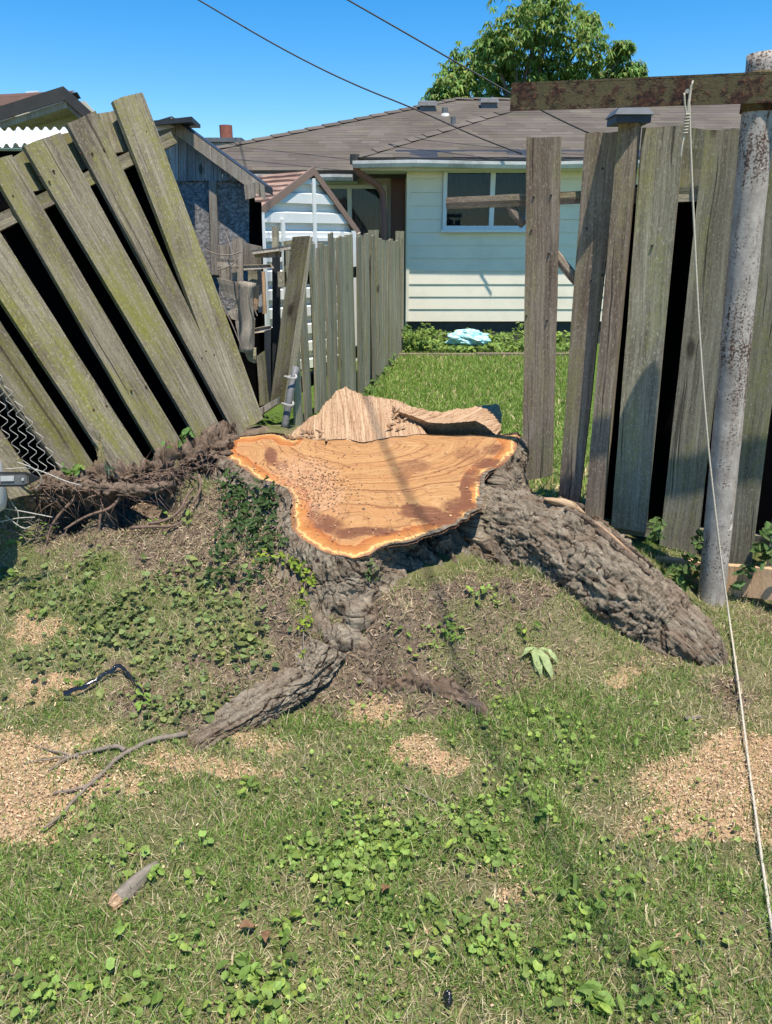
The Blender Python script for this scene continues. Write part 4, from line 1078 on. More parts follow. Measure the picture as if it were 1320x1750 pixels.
# ------------------------------------------------------------------ broken fence with scrap boards between the two fences
bf = thing('broken_fence', 'broken fence of grey scrap boards and a split log post beside the old shed', 'fence', (atY(430, 650, 4.9)[0], 4.9, .3))
def q5(q, Y, t=.022, m='scrap', nm='board', nl=4): return qboard(q, vplane(Y), t, M[m], bf, nm, nl, 2, .006)
q5([(396,408),(415,408),(416,500),(398,500)], 4.95); q5([(372,418),(392,418),(394,480),(376,480)], 5.0)
q5([(415,415),(447,422),(447,462),(417,462)], 5.05); q5([(371,440),(405,444),(405,456),(371,454)], 4.9, nm='rail', nl=2)
q5([(371,476),(411,483),(412,512),(384,506)], 4.88); q5([(404,511),(420,513),(420,530),(402,528)], 4.87, nl=2)
q5([(386,526),(414,530),(412,548),(396,545)], 4.86, nl=2); q5([(402,548),(412,548),(424,600),(412,598)], 4.86)
q5([(430,532),(436,545),(434,600),(425,600)], 4.89); q5([(414,594),(438,596),(438,620),(426,618)], 4.84, m='picket')
q5([(432,487),(444,487),(440,530),(430,530)], 4.92, m='fresh_board'); q5([(424,463),(440,463),(440,485),(424,485)], 4.95, m='picket')
q5([(444,464),(452,464),(455,536),(449,536)], 5.2, m='fresh_board', t=.03)
q5([(437,458),(446,458),(449,534),(442,534)], 5.0, m='shed_wood'); q5([(464,386),(477,388),(476,424),(465,424)], 5.0, m='picket', nl=2)
q5([(484,412),(500,410),(498,470),(486,475)], 4.96, m='picket'); q5([(439,609),(452,600),(460,690),(444,694)], 4.7, m='fence_left')
q5([(430,428),(498,418),(498,425),(432,434)], 4.93, t=.05, nm='rail', nl=2); q5([(434,432),(480,430),(480,440),(436,440)], 4.97, t=.05, m='fence_brown', nm='rail', nl=2)
q5([(415,453),(462,452),(467,459),(417,462)], 4.86, t=.06, nm='rail', nl=2); q5([(434,562),(463,556),(463,564),(436,570)], 4.9, t=.03, nm='rail', nl=2)
q5([(452,566),(463,564),(464,690),(455,690)], 4.85, m='shade_black', nm='post'); q5([(465,428),(478,426),(480,690),(466,690)], 5.1, m='shade_black', nm='post')
q5([(434,570),(470,560),(470,690),(440,690)], 5.3, m='shade_fill', nm='dark_panel', nl=1)
# gnarled split log
lg = smoothpath([atY(423, 482, 4.84), atY(420, 520, 4.84), atY(424, 560, 4.83), atY(421, 602, 4.82)], 16, 1)
v, f, g = tube_geo(lg, .047, 14); nn = fbm(np.stack([v[:, 0] * 22, v[:, 1] * 22, v[:, 2] * 7], 1), 3, 4)
cc = np.repeat(lg, 14, 0); v = v + (v - cc) * (.35 * nn)[:, None]
mesh('log_post', v, f, M['scrap'], bf, {'gc': g}, True)
# leaning olive board and its grey edge mate, then the steel pipe stub
q5([(500,406),(530,404),(492,690),(462,690)], 4.75, m='fence_left', nm='leaning_board', nl=6)
q5([(529,406),(534,404),(520,560),(492,700)][:2] + [(500,698),(484,698)], 4.72, m='picket', nm='leaning_board', nl=6)
sw = MB()
for pts in ([(352,428,4.8),(375,436,4.78),(398,436,4.78),(412,430,4.8)], [(372,462,4.8),(392,456,4.78),(405,446,4.8)], [(385,395,4.9),(410,470,4.8),(425,505,4.8),(440,540,4.8)], [(380,520,4.8),(400,560,4.78),(415,600,4.78)]):
    sw.tube(smoothpath([atY(*p) for p in pts], 14, 2), .004, 5)
sw.build('hanging_wire', M['twig'], bf)
pp = thing('pipe_stub', 'bent grey steel pipe post standing at the back left edge of the stump', 'pipe', atY(487, 724, 3.9))
mb = MB(); mb.tube(resample([atY(506, 628, 4.02), atY(497, 668, 3.95), atY(486, 735, 3.9)], 10), .019, 10); mb.build('pipe', M['grey_metal'], pp, True)
mb = MB()
for (u, v, Y) in ((497, 644, 3.96), (492, 690, 3.92)):
    c = atY(u, v, Y); aa = np.linspace(0, 2 * math.pi, 13)
    mb.tube([c + (.03 * math.cos(t), .03 * math.sin(t), .006 * math.sin(2 * t)) for t in aa], .006, 5)
mb.build('wire_tie', M['galv'], pp)
MB().hexa([atY(436, 716, 3.95), atY(474, 690, 3.95), atY(478, 690, 4.05), atY(440, 716, 4.05)], [atY(436, 704, 3.95), atY(474, 680, 3.95), atY(478, 678, 4.05), atY(440, 700, 4.05)]).build('split_block', M['scrap'], None).__setitem__('label', 'weathered wood block lying between the leaning fence and the pipe stub')
bpy.data.objects['split_block']['category'] = 'wood block'

# ------------------------------------------------------------------ the stump
from mathutils.bvhtree import BVHTree
SURF = []
def reg(v, f): SURF.append(BVHTree.FromPolygons([tuple(q) for q in np.asarray(v).tolist()], [tuple(int(i) for i in q) for q in f], all_triangles=False))
def surf(u, v):
    d = Vector(ray(u, v)).normalized(); best = None
    for t in SURF:
        h = t.ray_cast(Vector(O), d, 20)
        if h[0] is not None and (best is None or h[3] < best[3]): best = h
    if best is None: return gnd(u, v), np.array([0, 0, 1.0])
    n = np.array(best[1])
    if n @ np.array(d) > 0: n = -n
    return np.array(best[0]), n
gsel = (gyf[quads[:, 0]] > .5) & (gyf[quads[:, 0]] < 5) & (np.abs(gxf[quads[:, 0]]) < 2.6)
reg(np.stack([gxf, gyf, gzf], 1), quads[gsel])

stump = thing('tree_stump', 'huge freshly sawn tree stump with orange cut face and flaring bark roots', 'tree stump', gnd(600, 1165))
OUT = [(376,769),(381,753),(395,746),(430,743),(467,739),(485,741),(497,749),(545,752),(595,749),(613,755),(631,753),(674,746),(717,742),(776,744),(813,743),(849,746),(867,741),(885,738),(889,746),(883,766),(870,787),(849,800),(833,812),(829,825),(829,848),(822,866),(799,885),(772,898),(740,912),(704,923),(676,928),(649,937),(631,948),(608,955),(585,953),(558,944),(531,930),(508,916),(497,898),(497,871),(499,848),(490,832),(476,826),(449,819),(426,807),(399,789),(383,778)]
q0 = atY(600, 950, 2.40); q1 = atY(600, 752, 3.30)
cutpl = plane3(q0, q1, q0 + np.array([1.0, 0, 0.01]))
if cutpl[1][2] < 0: cutpl = (cutpl[0], -cutpl[1])
Pol = np.array([atP(u, v, cutpl) for u, v in OUT])
Pol = resample(np.concatenate([Pol, Pol[:1]]), 421)[:-1]
jit = fbm(np.stack([np.cos(np.arange(420) / 420 * 6.283) * 14, np.sin(np.arange(420) / 420 * 6.283) * 14, np.zeros(420)], 1), 4, 31)
cen = atP(625, 768, cutpl)
od = Pol - cen; od /= np.linalg.norm(od, axis=1)[:, None]
Pol = Pol + od * (.010 * jit)[:, None]
# cut face: rings of vertices round the pith
NR = 110
tt = (np.arange(NR + 1) / NR) ** 0.8
V = cen[None, None] + (Pol - cen)[None] * tt[:, None, None]
V = V.reshape(-1, 3); K = len(Pol)
ring = np.repeat(tt, K)
ang = np.tile(np.unwrap(np.arctan2(od[:, 1], od[:, 0])), NR + 1)
ed = np.full(len(V), 9.0)
for i in range(0, K, 2): ed = np.minimum(ed, np.linalg.norm(V - Pol[i], axis=1))
cu, cv = proj(V)
# the back edge is a break, not bark: no sapwood band there
bk_ = sstep(500, 540, cu) * (1 - sstep(835, 862, cu)) * (1 - sstep(752, 800, cv + 0 * cu))
ed = np.where(bk_ > 0, ed + bk_ * .13, ed)
# the sapwood is wider along the front left and right lobes
ed = ed / (1 + .35 * np.exp(-(((cu - 560) / 90) ** 2 + ((cv - 900) / 50) ** 2)) + .55 * np.exp(-(((cu - 830) / 60) ** 2 + ((cv - 800) / 60) ** 2)) + .3 * np.exp(-(((cu - 700) / 40) ** 2 + ((cv - 900) / 30) ** 2)))
STN = [(622,908,62,11,1),(560,893,30,15,.8),(540,872,14,20,.6),(765,886,42,13,1),(728,874,40,12,.9),(705,862,20,8,.8),(795,866,36,11,.9),(785,858,30,12,.6),(802,838,12,38,1),(812,815,14,20,.7),(838,792,32,10,.9),(806,775,30,14,.35),(462,778,14,15,1),(480,792,14,8,.6),(705,790,36,12,.45),(690,806,16,14,.4),(845,765,26,12,.5)]
wv = fbm(V * 9, 3, 77) * 22
stn = blob(cu + wv * .45, cv + wv * .2, STN, False)
rgh = blob(cu + wv, cv + wv * .5, [(520,815,70,45,1),(560,850,50,40,1),(500,800,50,30,.8),(540,880,30,18,.6),(655,740,30,12,.5)], False)
zoff = .006 * fbm(V * 5, 4, 51) - .03 * np.exp(-(((cu - 650) / 150) ** 2 + ((cv - 830) / 60) ** 2)) + .0015 * np.sign(np.sin(V[:, 1] * 60 + V[:, 0] * 6)) + rgh * .006 * fbm(V * 70, 3, 53)
zoff -= .010 * np.exp(-((ed) / .012) ** 2)
lobe = np.exp(-(((cu - 425) / 34) ** 2 + ((cv - 772) / 16) ** 2))
pith = atP(612, 747, cutpl)
dist_ = np.linalg.norm((V - pith) * np.array([.8, 1.15, 1]), axis=1) / .46; wr = ring ** 2
rg2 = ring * wr + dist_ * (1 - wr) + .03 * fbm(V * 4, 3, 61) + lobe * .5
V2 = V + cutpl[1] * zoff[:, None]
I2 = np.arange((NR + 1) * K).reshape(NR + 1, K)
fq = np.stack([I2[:-1], I2[1:], np.roll(I2[1:], -1, 1), np.roll(I2[:-1], -1, 1)], 2).reshape(-1, 4)[:, ::-1]
mesh('cut_face', V2, fq, M['cut'], stump, {'ring': rg2, 'angle': ang, 'edge': ed, 'stain': stn, 'rough': rgh}, True)
reg(V2, fq)

chp = MB(); rsc = random.Random(77)
for k in range(1100):
    if k < 750: u_, v_ = rsc.gauss(535, 38), rsc.gauss(822, 26)
    else: u_, v_ = rsc.uniform(400, 850), rsc.uniform(752, 925)
    p = atP(u_, v_, cutpl) + cutpl[1] * rsc.uniform(.002, .006)
    cuv = np.linalg.norm(V - p, axis=1).argmin()
    if np.linalg.norm(V[cuv] - p) > .012: continue
    p = V2[cuv] + cutpl[1] * .003
    a_ = np.array([rsc.gauss(0, 1), rsc.gauss(0, 1), rsc.gauss(0, .3)]); a_ /= np.linalg.norm(a_); b_ = np.cross(a_, (0, 0, 1)); l = rsc.uniform(.0018, .0055); w_ = l * rsc.uniform(.3, .7); c = rsc.uniform(.45, 1.15)
    chp.add([p - a_ * l - b_ * w_, p + a_ * l - b_ * w_, p + a_ * l + b_ * w_ + (0, 0, .003), p - a_ * l + b_ * w_ + (0, 0, .002)], [(0, 1, 2, 3)], c=(.52 * c, .31 * c, .16 * c))
chp.build('saw_chips', M['chip'], stump, False, 'stuff')

# bark flank: from the rim down and out to the ground
BOT = {0: (318,835), 2: 'b', 17: 'b', 18: 'b', 19: (960,880), 20: (965,930), 21: (960,990), 23: (935,1000), 25: (900,1006), 27: (845,1006), 29: (765,1008), 30: (735,1012), 31: (745,1090), 32: (715,1180), 33: (640,1188), 34: (560,1178), 35: (512,1172), 36: (476,1135), 37: (462,1045), 38: (462,985), 40: (448,930), 42: (420,900), 44: (370,870), 46: (330,845)}
oi = np.array([min(range(K), key=lambda i: np.linalg.norm(Pol[i] - atP(u, v, cutpl))) for u, v in OUT])
keys = sorted(BOT); kp = []; kv = []
for k in keys:
    top = Pol[oi[k]]
    if BOT[k] == 'b':
        o_ = od[oi[k]]; p = np.array([top[0] + o_[0] * .10, top[1] + o_[1] * .10, gz(top[0] + o_[0] * .1, top[1] + o_[1] * .1)[0] - .05])
    else: p = gnd(*BOT[k]) - np.array([0, -.015, .03])
    kp.append(oi[k]); kv.append(p - top)
kp = np.array(kp); kv = np.array(kv); od_ = np.argsort(kp); kp = kp[od_]; kv = kv[od_]
kp2 = np.concatenate([[kp[-1] - K], kp, [kp[0] + K]]); kv2 = np.concatenate([kv[-1:], kv, kv[:1]])
offv = np.stack([np.interp(np.arange(K), kp2, kv2[:, i]) for i in range(3)], 1)
for _ in range(12): offv = (np.roll(offv, 1, 0) + offv * 2 + np.roll(offv, -1, 0)) / 4
# finer samples round the rim
KF = 1300; NS = 170
fi = np.linspace(0, K, KF + 1)[:-1]
def per(A): return np.stack([np.interp(fi, np.arange(K + 1), np.concatenate([A[:, i], A[:1, i]])) for i in range(A.shape[1])], 1)
PF, OF, DF = per(Pol), per(offv), per(od)
pu_, pv_ = proj(PF)
cliff = np.clip(np.exp(-((pu_ - 745) / 105) ** 2) * (pv_ > 850) + .6 * np.exp(-((pu_ - 850) / 40) ** 2) * (pv_ > 800), 0, 1)
S = np.linspace(0, 1, NS + 1)
pw = 1.25 + .35 * (1 - cliff)
XY = (S[:, None] ** pw[None])[:, :, None] * OF[None]
Z = S[:, None] * np.ones(KF)[None]
W3 = PF[None] + XY; W3[:, :, 2] = PF[None, :, 2] + Z * OF[None, :, 2]
inw = DF.copy(); inw[:, 2] = 0; inw /= np.linalg.norm(inw, axis=1)[:, None]
W3 = W3 + inw[None] * ((.018 * np.sin(np.pi * np.clip(S * 3, 0, 1)))[:, None, None])      # bark lip beyond the cut
W3 = W3 - inw[None] * (cliff[None, :, None] * (.22 * np.sin(np.pi * np.clip(S * 1.02, 0, 1)) ** .5)[:, None, None])
Wf = W3.reshape(-1, 3)
def grid_norm(G, closed=True):
    du = (np.roll(G, -1, 1) - np.roll(G, 1, 1)); dv = np.gradient(G, axis=0)
    n = np.cross(dv, du); n /= np.linalg.norm(n, axis=2)[:, :, None] + 1e-9
    return n
Nn = grid_norm(W3)
sgn = np.sign((Nn * inw[None]).sum(2).mean()); Nn *= sgn
arc = np.concatenate([[0], np.cumsum(np.linalg.norm(np.diff(PF, axis=0), axis=1))])
def bark(a, b, c, P, seed, amp, scl=1.0):
    """fissured plates: a across, b along; returns displacement and plate height 0..1"""
    w1 = fbm(P * 8, 3, seed) ; w2 = fbm(P * 8 + 31, 3, seed + 3)
    n_ = fbm(np.stack([a * 30 * scl + b * 9, b * 13 * scl - a * 7, c + 0 * a], 1) + w1[:, None] * .35, 4, seed + 40, .55)
    return flakes(n_, np.stack([a * 17 * scl + b * 5 + w1 * .9, b * 6.5 * scl - a * 3 + w2 * .9, c + 0 * a], 1), P, seed, amp)
def flakes(n_, Q, P, seed, amp, k=4.5):
    """terraced flakes split by a net of fissures"""
    x = n_ * k; fl = np.floor(x); fr = x - fl
    ter = (fl + sstep(.68, 1.0, fr)) / k
    F1, F2, ID = voro(Q, seed)
    h = sstep(.0, .11, F2 - F1)
    fine = fbm(P * 85, 3, seed + 20, .6)
    d = amp * (.85 * h * (.6 + .6 * ID) + 1.15 * ter + .38 * fine)
    return d, np.clip(h * .75 + .22 * (1 - sstep(.6, .95, fr)) + .18 * (ID - .5) - .12, 0, 1)
aa_ = np.tile(arc, NS + 1); bb_ = np.repeat(S, KF) * np.tile(np.linalg.norm(OF, axis=1), NS + 1)
dsp_, hh = bark(aa_, bb_, 0, Wf, 100, .0085)
grow = np.repeat(sstep(0, .08, S) * .97 + .03, KF)
big = .012 * fbm(Wf * 6, 3, 140)
cl = np.tile(cliff, NS + 1)
rag = cl * np.repeat(sstep(.04, .22, S), KF) * .05 * np.clip(fbm(np.stack([aa_ * 30, bb_ * 12, 0 * aa_], 1), 4, 150), -1, 1) * np.repeat(np.sin(np.pi * S) ** .5, KF)
fu, fv = proj(Wf)
lump = np.zeros(len(Wf))
for (u, v, ru, rv, w_) in [(622,1058,34,26,.045),(585,1092,34,26,.045),(630,1100,26,18,.03),(540,1100,22,50,-.01),(600,1020,50,30,.015)]:
    lump = np.maximum(lump, w_ * np.clip(1.15 - ((fu - u) / ru) ** 2 - ((fv - v) / rv) ** 2, 0, 1) ** .5)
Wd = Wf + Nn.reshape(-1, 3) * ((dsp_ + big) * grow + rag + lump)[:, None]
IF = np.arange((NS + 1) * KF).reshape(NS + 1, KF)
ff = np.stack([IF[:-1], IF[1:], np.roll(IF[1:], -1, 1), np.roll(IF[:-1], -1, 1)], 2).reshape(-1, 4)
mesh('bark', Wd, ff, M['bark'], stump, {'h': hh, 'gc': np.stack([aa_ + bb_ * .25, bb_ - aa_ * .2, 0 * aa_], 1)}, True)
reg(Wd, ff)

def root(path, rad, name, seed, mat='bark', nl=220, na=130, amp=.02, scl=1.0, ly=15.0,  flat=1.0, twist=0.0, bigamp=.02, par=stump, regit=True):
    Q = smoothpath(np.concatenate([np.array(path), np.array(rad)[:, None]], 1), nl, 3)
    P, R = Q[:, :3], Q[:, 3]
    T, N, B = frames(P)
    a = np.arange(na) * 2 * math.pi / na
    L = np.concatenate([[0], np.cumsum(np.linalg.norm(np.diff(P, axis=0), axis=1))])
    dirs = np.cos(a)[None, :, None] * N[:, None] + np.sin(a)[None, :, None] * B[:, None]
    dirs[:, :, 2] *= flat
    G = P[:, None] + dirs * R[:, None, None]
    Gf = G.reshape(-1, 3)
    ca = np.tile(a, nl); cr = np.repeat(R, na); rm = R.mean()
    # seamless round the tube
    A3 = np.stack([np.cos(ca) * rm, np.sin(ca) * rm], 1)
    w1 = fbm(Gf * 8, 3, seed); w2 = fbm(Gf * 8 + 31, 3, seed + 3); bl = np.repeat(L, na)
    n_ = fbm(np.stack([A3[:, 0] * 32 * scl, A3[:, 1] * 32 * scl, bl * ly * scl + ca * .4], 1) + w1[:, None] * .3, 4, seed + 40, .55)
    d, hv = flakes(n_, np.stack([A3[:, 0] * 21 * scl + w1 * 1.1, A3[:, 1] * 21 * scl + w2 * 1.1, bl * ly * .33 * scl + w1 * 1.0 + ca * .5], 1), Gf, seed, amp)
    d = d + bigamp * fbm(Gf * 7, 3, seed + 30)
    nr = dirs / (np.linalg.norm(dirs, axis=2)[:, :, None] + 1e-9)
    Gd = Gf + nr.reshape(-1, 3) * (d * np.clip(cr / rm, .3, 1.2))[:, None]
    II = np.arange(nl * na).reshape(nl, na)
    f = np.stack([II[:-1], np.roll(II[:-1], -1, 1), np.roll(II[1:], -1, 1), II[1:]], 2).reshape(-1, 4)
    v = np.concatenate([Gd, P[:1], P[-1:]])
    n0 = nl * na
    caps = [(n0, (i + 1) % na, i) for i in range(na)] + [(n0 + 1, (nl - 1) * na + i, (nl - 1) * na + (i + 1) % na) for i in range(na)]
    o = mesh(name, v, [f, np.array(caps)], M[mat], par, {'h': np.concatenate([hv, [.3, .3]]), 'gc': np.concatenate([np.stack([A3[:, 0], bl, A3[:, 1]], 1), np.zeros((2, 3))])}, True)
    if regit: reg(v, f)
    return o
root([atY(770,870,2.98), atY(880,905,2.84), atY(968,944,2.72), atY(1046,1010,2.60), atY(1116,1066,2.52), gnd(1186,1118) + np.array([0, .03, .0]), gnd(1232,1122) - np.array([0, -.02, .13])],
     [.10, .148, .166, .168, .146, .108, .075], 'root', 200, nl=420, na=230, amp=.0095, bigamp=.012)
rp2 = [(560,1110,.0),(528,1152,-.005),(475,1186,-.008),(415,1222,-.012),(355,1250,-.022),(300,1272,-.062)]
root([gnd(u, v, l) for u, v, l in rp2], [.062, .07, .068, .060, .046, .026], 'root', 230, nl=280, na=170, amp=.010, scl=1.3, ly=3.0, flat=.72, bigamp=.008)
root([gnd(640,1185) + (0,.06,-.01), gnd(720,1190) + (0,.05,0), gnd(800,1205) + (0,.03,-.01), gnd(850,1228) - (0,0,.02)], [.03, .042, .035, .01], 'root', 250, 'rootbark', 120, 60, .012, 1.4)
root([atY(590,1130,2.28), atY(640,1150,2.26), atY(700,1160,2.27), atY(745,1165,2.27)], [.05, .06, .045, .015], 'root', 260, 'rootbark', 120, 60, .016, 1.3)
# split rotten strip along the crest of the right root
spath = [(930,846),(965,852),(1000,872),(1040,905),(1075,935),(1110,962)]
for k, (dv, w_, m_, s0_, s1_) in enumerate(((0, .013, 'fibre', 0, 3), (9, .014, 'rootbark', 1, 6), (-4, .020, 'rootbark', 1, 6), (4, .007, 'fibre', 2, 5))):
    P = []
    for (u, v) in spath[s0_:s1_]:
        p, n = surf(u + k * 2, v + dv + 10); P.append(p + n * (.006 + .006 * (k == 0)))
    Q = smoothpath(P, 60, 2); v, f, g = tube_geo(Q, w_ * np.sin(np.linspace(.25, 2.9, 60)) ** .6, 10)
    cc = np.repeat(Q, 10, 0); nz = fbm(np.stack([g[:, 0] * 90, g[:, 1] * 90, g[:, 2] * 10], 1), 3, 300 + k)
    v = cc + (v - cc) * (1 + .55 * nz)[:, None]
    mesh('split_bark', v, f, M[m_], stump, {'gc': g, 'h': np.clip(.5 + nz, 0, 1)}, True)

# torn hinge of the felled trunk at the back of the cut
def loft(bot, top, nu, nv, amp, seed, name, jag=.0):
    Bc, Tc = resample(np.array(bot), nu), resample(np.array(top), nu)
    rr_ = np.random.default_rng(seed)
    t = np.linspace(0, 1, nv)
    G = Bc[None] * (1 - t)[:, None, None] + Tc[None] * t[:, None, None]
    L = np.concatenate([[0], np.cumsum(np.linalg.norm(np.diff(Bc, axis=0), axis=1))])
    H = np.linalg.norm(Tc - Bc, axis=1)
    gcv = np.stack([np.tile(L, nv), np.zeros(nu * nv), (t[:, None] * H[None]).ravel()], 1)
    nrm = grid_norm(G).reshape(-1, 3)
    nrm *= np.sign((nrm @ np.array([0, -1, .6])).mean())
    rid = fbm(np.stack([gcv[:, 0] * 150, np.zeros(len(gcv)), gcv[:, 2] * 6], 1), 4, seed)
    v = G.reshape(-1, 3) + nrm * (amp * rid * np.repeat(np.sin(np.clip(t, .05, 1) * 2.6), nu))[:, None]
    jg = jag * (fbm(np.stack([L * 40, 0 * L, 0 * L], 1), 4, seed + 3))
    v.reshape(nv, nu, 3)[-4:, :, 2] += jg[None] * np.linspace(.2, 1, 4)[:, None]
    return v.reshape(nv, nu, 3), gcv
def strip_mesh(layers, gcs, name):
    """stack grids sharing edges into one skin"""
    v = np.concatenate([l.reshape(-1, 3) for l in layers]); g = np.concatenate(gcs); f = []; o = 0
    for l in layers:
        a, b = l.shape[:2]; J = np.arange(a * b).reshape(a, b) + o; o += a * b
        f.append(np.stack([J[:-1, :-1], J[:-1, 1:], J[1:, 1:], J[1:, :-1]], 2).reshape(-1, 4))
    f = np.concatenate(f)
    ob = mesh(name, v, f, M['fibre'], stump, {'gc': g}, True); reg(v, f); return ob
down = cutpl[1] * -.02
bl_ = [atP(u, v, cutpl) + down for u, v in ((486,748),(520,756),(560,756),(605,760),(650,757),(700,750),(740,747))]
tl_ = [atY(496,744,3.40), atY(518,726,3.46), atY(545,704,3.52), atY(562,684,3.57), atY(578,666,3.62), atY(590,661,3.64), atY(604,671,3.64), atY(645,680,3.64), atY(672,686,3.64), atY(694,694,3.62), atY(704,706,3.56), atY(712,722,3.5)]
G1_, c1_ = loft(bl_, tl_, 300, 60, .0042, 400, 'h', .007)
back = G1_[-1] + np.array([.02, .10, -.03]); low = G1_[-1] * np.array([1, 1, 0]) + np.array([0, .28, .1])
G2_ = np.stack([G1_[-1] * (1 - t) + back * t for t in np.linspace(0, 1, 5)] + [back * (1 - t) + low * t for t in np.linspace(.1, 1, 10)])
G2_ = G2_ + .008 * fbm(G2_.reshape(-1, 3) * 40, 3, 9).reshape(G2_.shape[:2])[:, :, None]; G2_[0] = G1_[-1]
strip_mesh([G1_, G2_], [c1_, G2_.reshape(-1, 3)], 'torn_hinge')
fe = [atY(672,716,3.47), atY(684,704,3.50), atY(706,711,3.46), atY(734,722,3.43), atY(765,723.5,3.43), atY(813,719,3.43), atY(829,727,3.41), atY(849,744,3.38)]
be = [atY(686,690,3.66), atY(720,699,3.66), atY(760,706,3.66), atY(800,696,3.68), atY(840,691,3.68), atY(854,693,3.68), atY(858,706,3.62), atY(856,736,3.45)]
T1, ct1 = loft(fe, be, 170, 34, .008, 420, 'l', .006)
fb = T1[0] + np.array([0, .13, -.13]);
U1 = np.stack([T1[0] * (1 - t) + fb * t for t in np.linspace(0, 1, 8)])
lb = T1[-1] * np.array([1, 1, 0]) + np.array([0, .15, .1])
B1_ = np.stack([T1[-1] * (1 - t) + lb * t for t in np.linspace(0, 1, 10)])
strip_mesh([T1, U1[::-1], B1_], [ct1, U1.reshape(-1, 3), B1_.reshape(-1, 3)], 'torn_hinge')
# chunky splinters on the back left rim and along the notch
rs = random.Random(12)
sp_ = MB()
for k in range(34):
    u, v = (rs.uniform(490, 560), rs.uniform(738, 752)) if k < 18 else (rs.uniform(668, 690), rs.uniform(700, 738))
    p, n = surf(u, v); d = np.array([rs.uniform(-1, 1), rs.uniform(-.4, .4), rs.uniform(-.1, .5)]); d /= np.linalg.norm(d); l = rs.uniform(.015, .05)
    sp_.tube([p, p + d * l * .5 + n * .006, p + d * l + n * .004], [rs.uniform(.003, .009), .006, .001], 5)
sp_.build('splinters', M['fibre'], stump, kind='stuff')

# root mat lifted out of the ground on the left
root([atY(40,845,2.86), atY(110,830,2.92), atY(190,826,2.97), atY(250,812,3.01), atY(300,800,3.06), atY(345,786,3.16), atY(392,752,3.42)],
     [.02, .034, .04, .046, .055, .055, .03], 'root_mat', 280, 'rootbark', 260, 90, .03, 1.5, bigamp=.04)
root([atY(60,836,2.84), atY(120,830,2.86), atY(180,834,2.87), atY(250,838,2.90), atY(300,826,2.95)], [.008, .016, .019, .02, .01], 'root', 290, 'rootbark', 120, 24, .006, 2.0, bigamp=.006, regit=False)
for k, pts in enumerate([[(255,895,2.83),(285,890,2.83),(310,872,2.86),(318,850,2.9),(330,835,2.94)], [(175,862,2.86),(172,880,2.84),(170,896,2.82)], [(225,902,2.82),(260,900,2.8),(300,900,2.8),(318,885,2.84)],
                          [(130,850,2.86),(100,880,2.82),(85,905,2.8),(80,930,2.78)], [(205,850,2.88),(190,870,2.85),(150,880,2.83),(110,905,2.8)], [(340,812,2.98),(345,835,2.93),(330,860,2.88)]]):
    mb = MB(); mb.tube(smoothpath([atY(*p) for p in pts], 24, 2), [.007 - .003 * i / 23 for i in range(24)], 7)
    mb.build('root', M['root'], stump, True)
fr_ = MB()
for k in range(330):
    u = rs.uniform(70, 375)
    v0 = np.interp(u, [70, 200, 300, 380, 470], [845, 845, 810, 775, 750]) + rs.gauss(0, 12)
    p, n = surf(u, v0); p = p + n * .004
    d = np.array([rs.gauss(0, 1), rs.gauss(-.25, .35), rs.gauss(-.35, .45)]); d /= np.linalg.norm(d); l = rs.uniform(.03, .13)
    cv_ = np.array([rs.gauss(0, .35), rs.gauss(-.1, .2), rs.gauss(-.15, .3)])
    pts = [p + d * l * t + cv_ * l * t * t + np.array([0, -.01, .012]) * math.sin(t * 3.1) for t in np.linspace(0, 1, 6)]
    c = rs.uniform(.5, 1.4)
    fr_.tube(pts, [rs.uniform(.0012, .0032) * (1.1 - t) for t in np.linspace(0, 1, 6)], 4, False)
fr_.build('fine_roots', M['root'], stump, True, 'stuff')

# ------------------------------------------------------------------ clothesline pole and its cord
cl_ = thing('clothesline_pole', 'old white painted steel clothesline pole with rusty angle iron crossbar', 'clothesline pole', gnd(1212, 1046))
pb = atY(1213, 1050, 2.77); pt = atY(1306, 92, 2.80)
pbl = pb - (pt - pb) * .06
N_ = 60; pts = np.linspace(pbl, pt, N_); v, f, g = tube_geo(pts, .051, 24)
mesh('pole', v + .0012 * fbm(v * 30, 2, 3)[:, None], f, M['pole'], cl_, {'gc': g}, True)
reg(v, [q for q in f if len(q) == 4])
xl = atY(873, 168, 3.02); xm = atY(1298, 152, 2.745)
dirb = (xm - xl); Lb = np.linalg.norm(dirb); dirb /= Lb; xr_ = xm + dirb * .55
nb_ = np.cross(dirb, (0, 0, 1)); nb_ /= np.linalg.norm(nb_); nb_ = nb_ if nb_[1] < 0 else -nb_
upb = np.cross(dirb, nb_); upb = upb if upb[2] > 0 else -upb
mb = MB(); nseg = 30
for i in range(nseg):
    p0, p1 = xl + (xr_ - xl) * i / nseg, xl + (xr_ - xl) * (i + 1) / nseg
    hb = .040
    mb.hexa([p0 - upb * hb, p1 - upb * hb, p1 - upb * hb - nb_ * .006, p0 - upb * hb - nb_ * .006], [p0 + upb * hb, p1 + upb * hb, p1 + upb * hb - nb_ * .006, p0 + upb * hb - nb_ * .006])
    mb.hexa([p0 + upb * (hb + .001), p1 + upb * (hb + .001), p1 + upb * (hb + .001) - nb_ * .022, p0 + upb * (hb + .001) - nb_ * .022], [p0 + upb * (hb + .008), p1 + upb * (hb + .008), p1 + upb * (hb + .008) - nb_ * .022, p0 + upb * (hb + .008) - nb_ * .022])
mb.build('crossbar', M['bar'], cl_)
wl = MB(); pc = pb + (pt - pb) * ((xm[2] - pb[2]) / (pt[2] - pb[2]))
wl.tube([pc - (0, 0, .06), pc + (0, 0, .055)], .054, 20); wl.build('weld_collar', M['bar'], cl_, True)
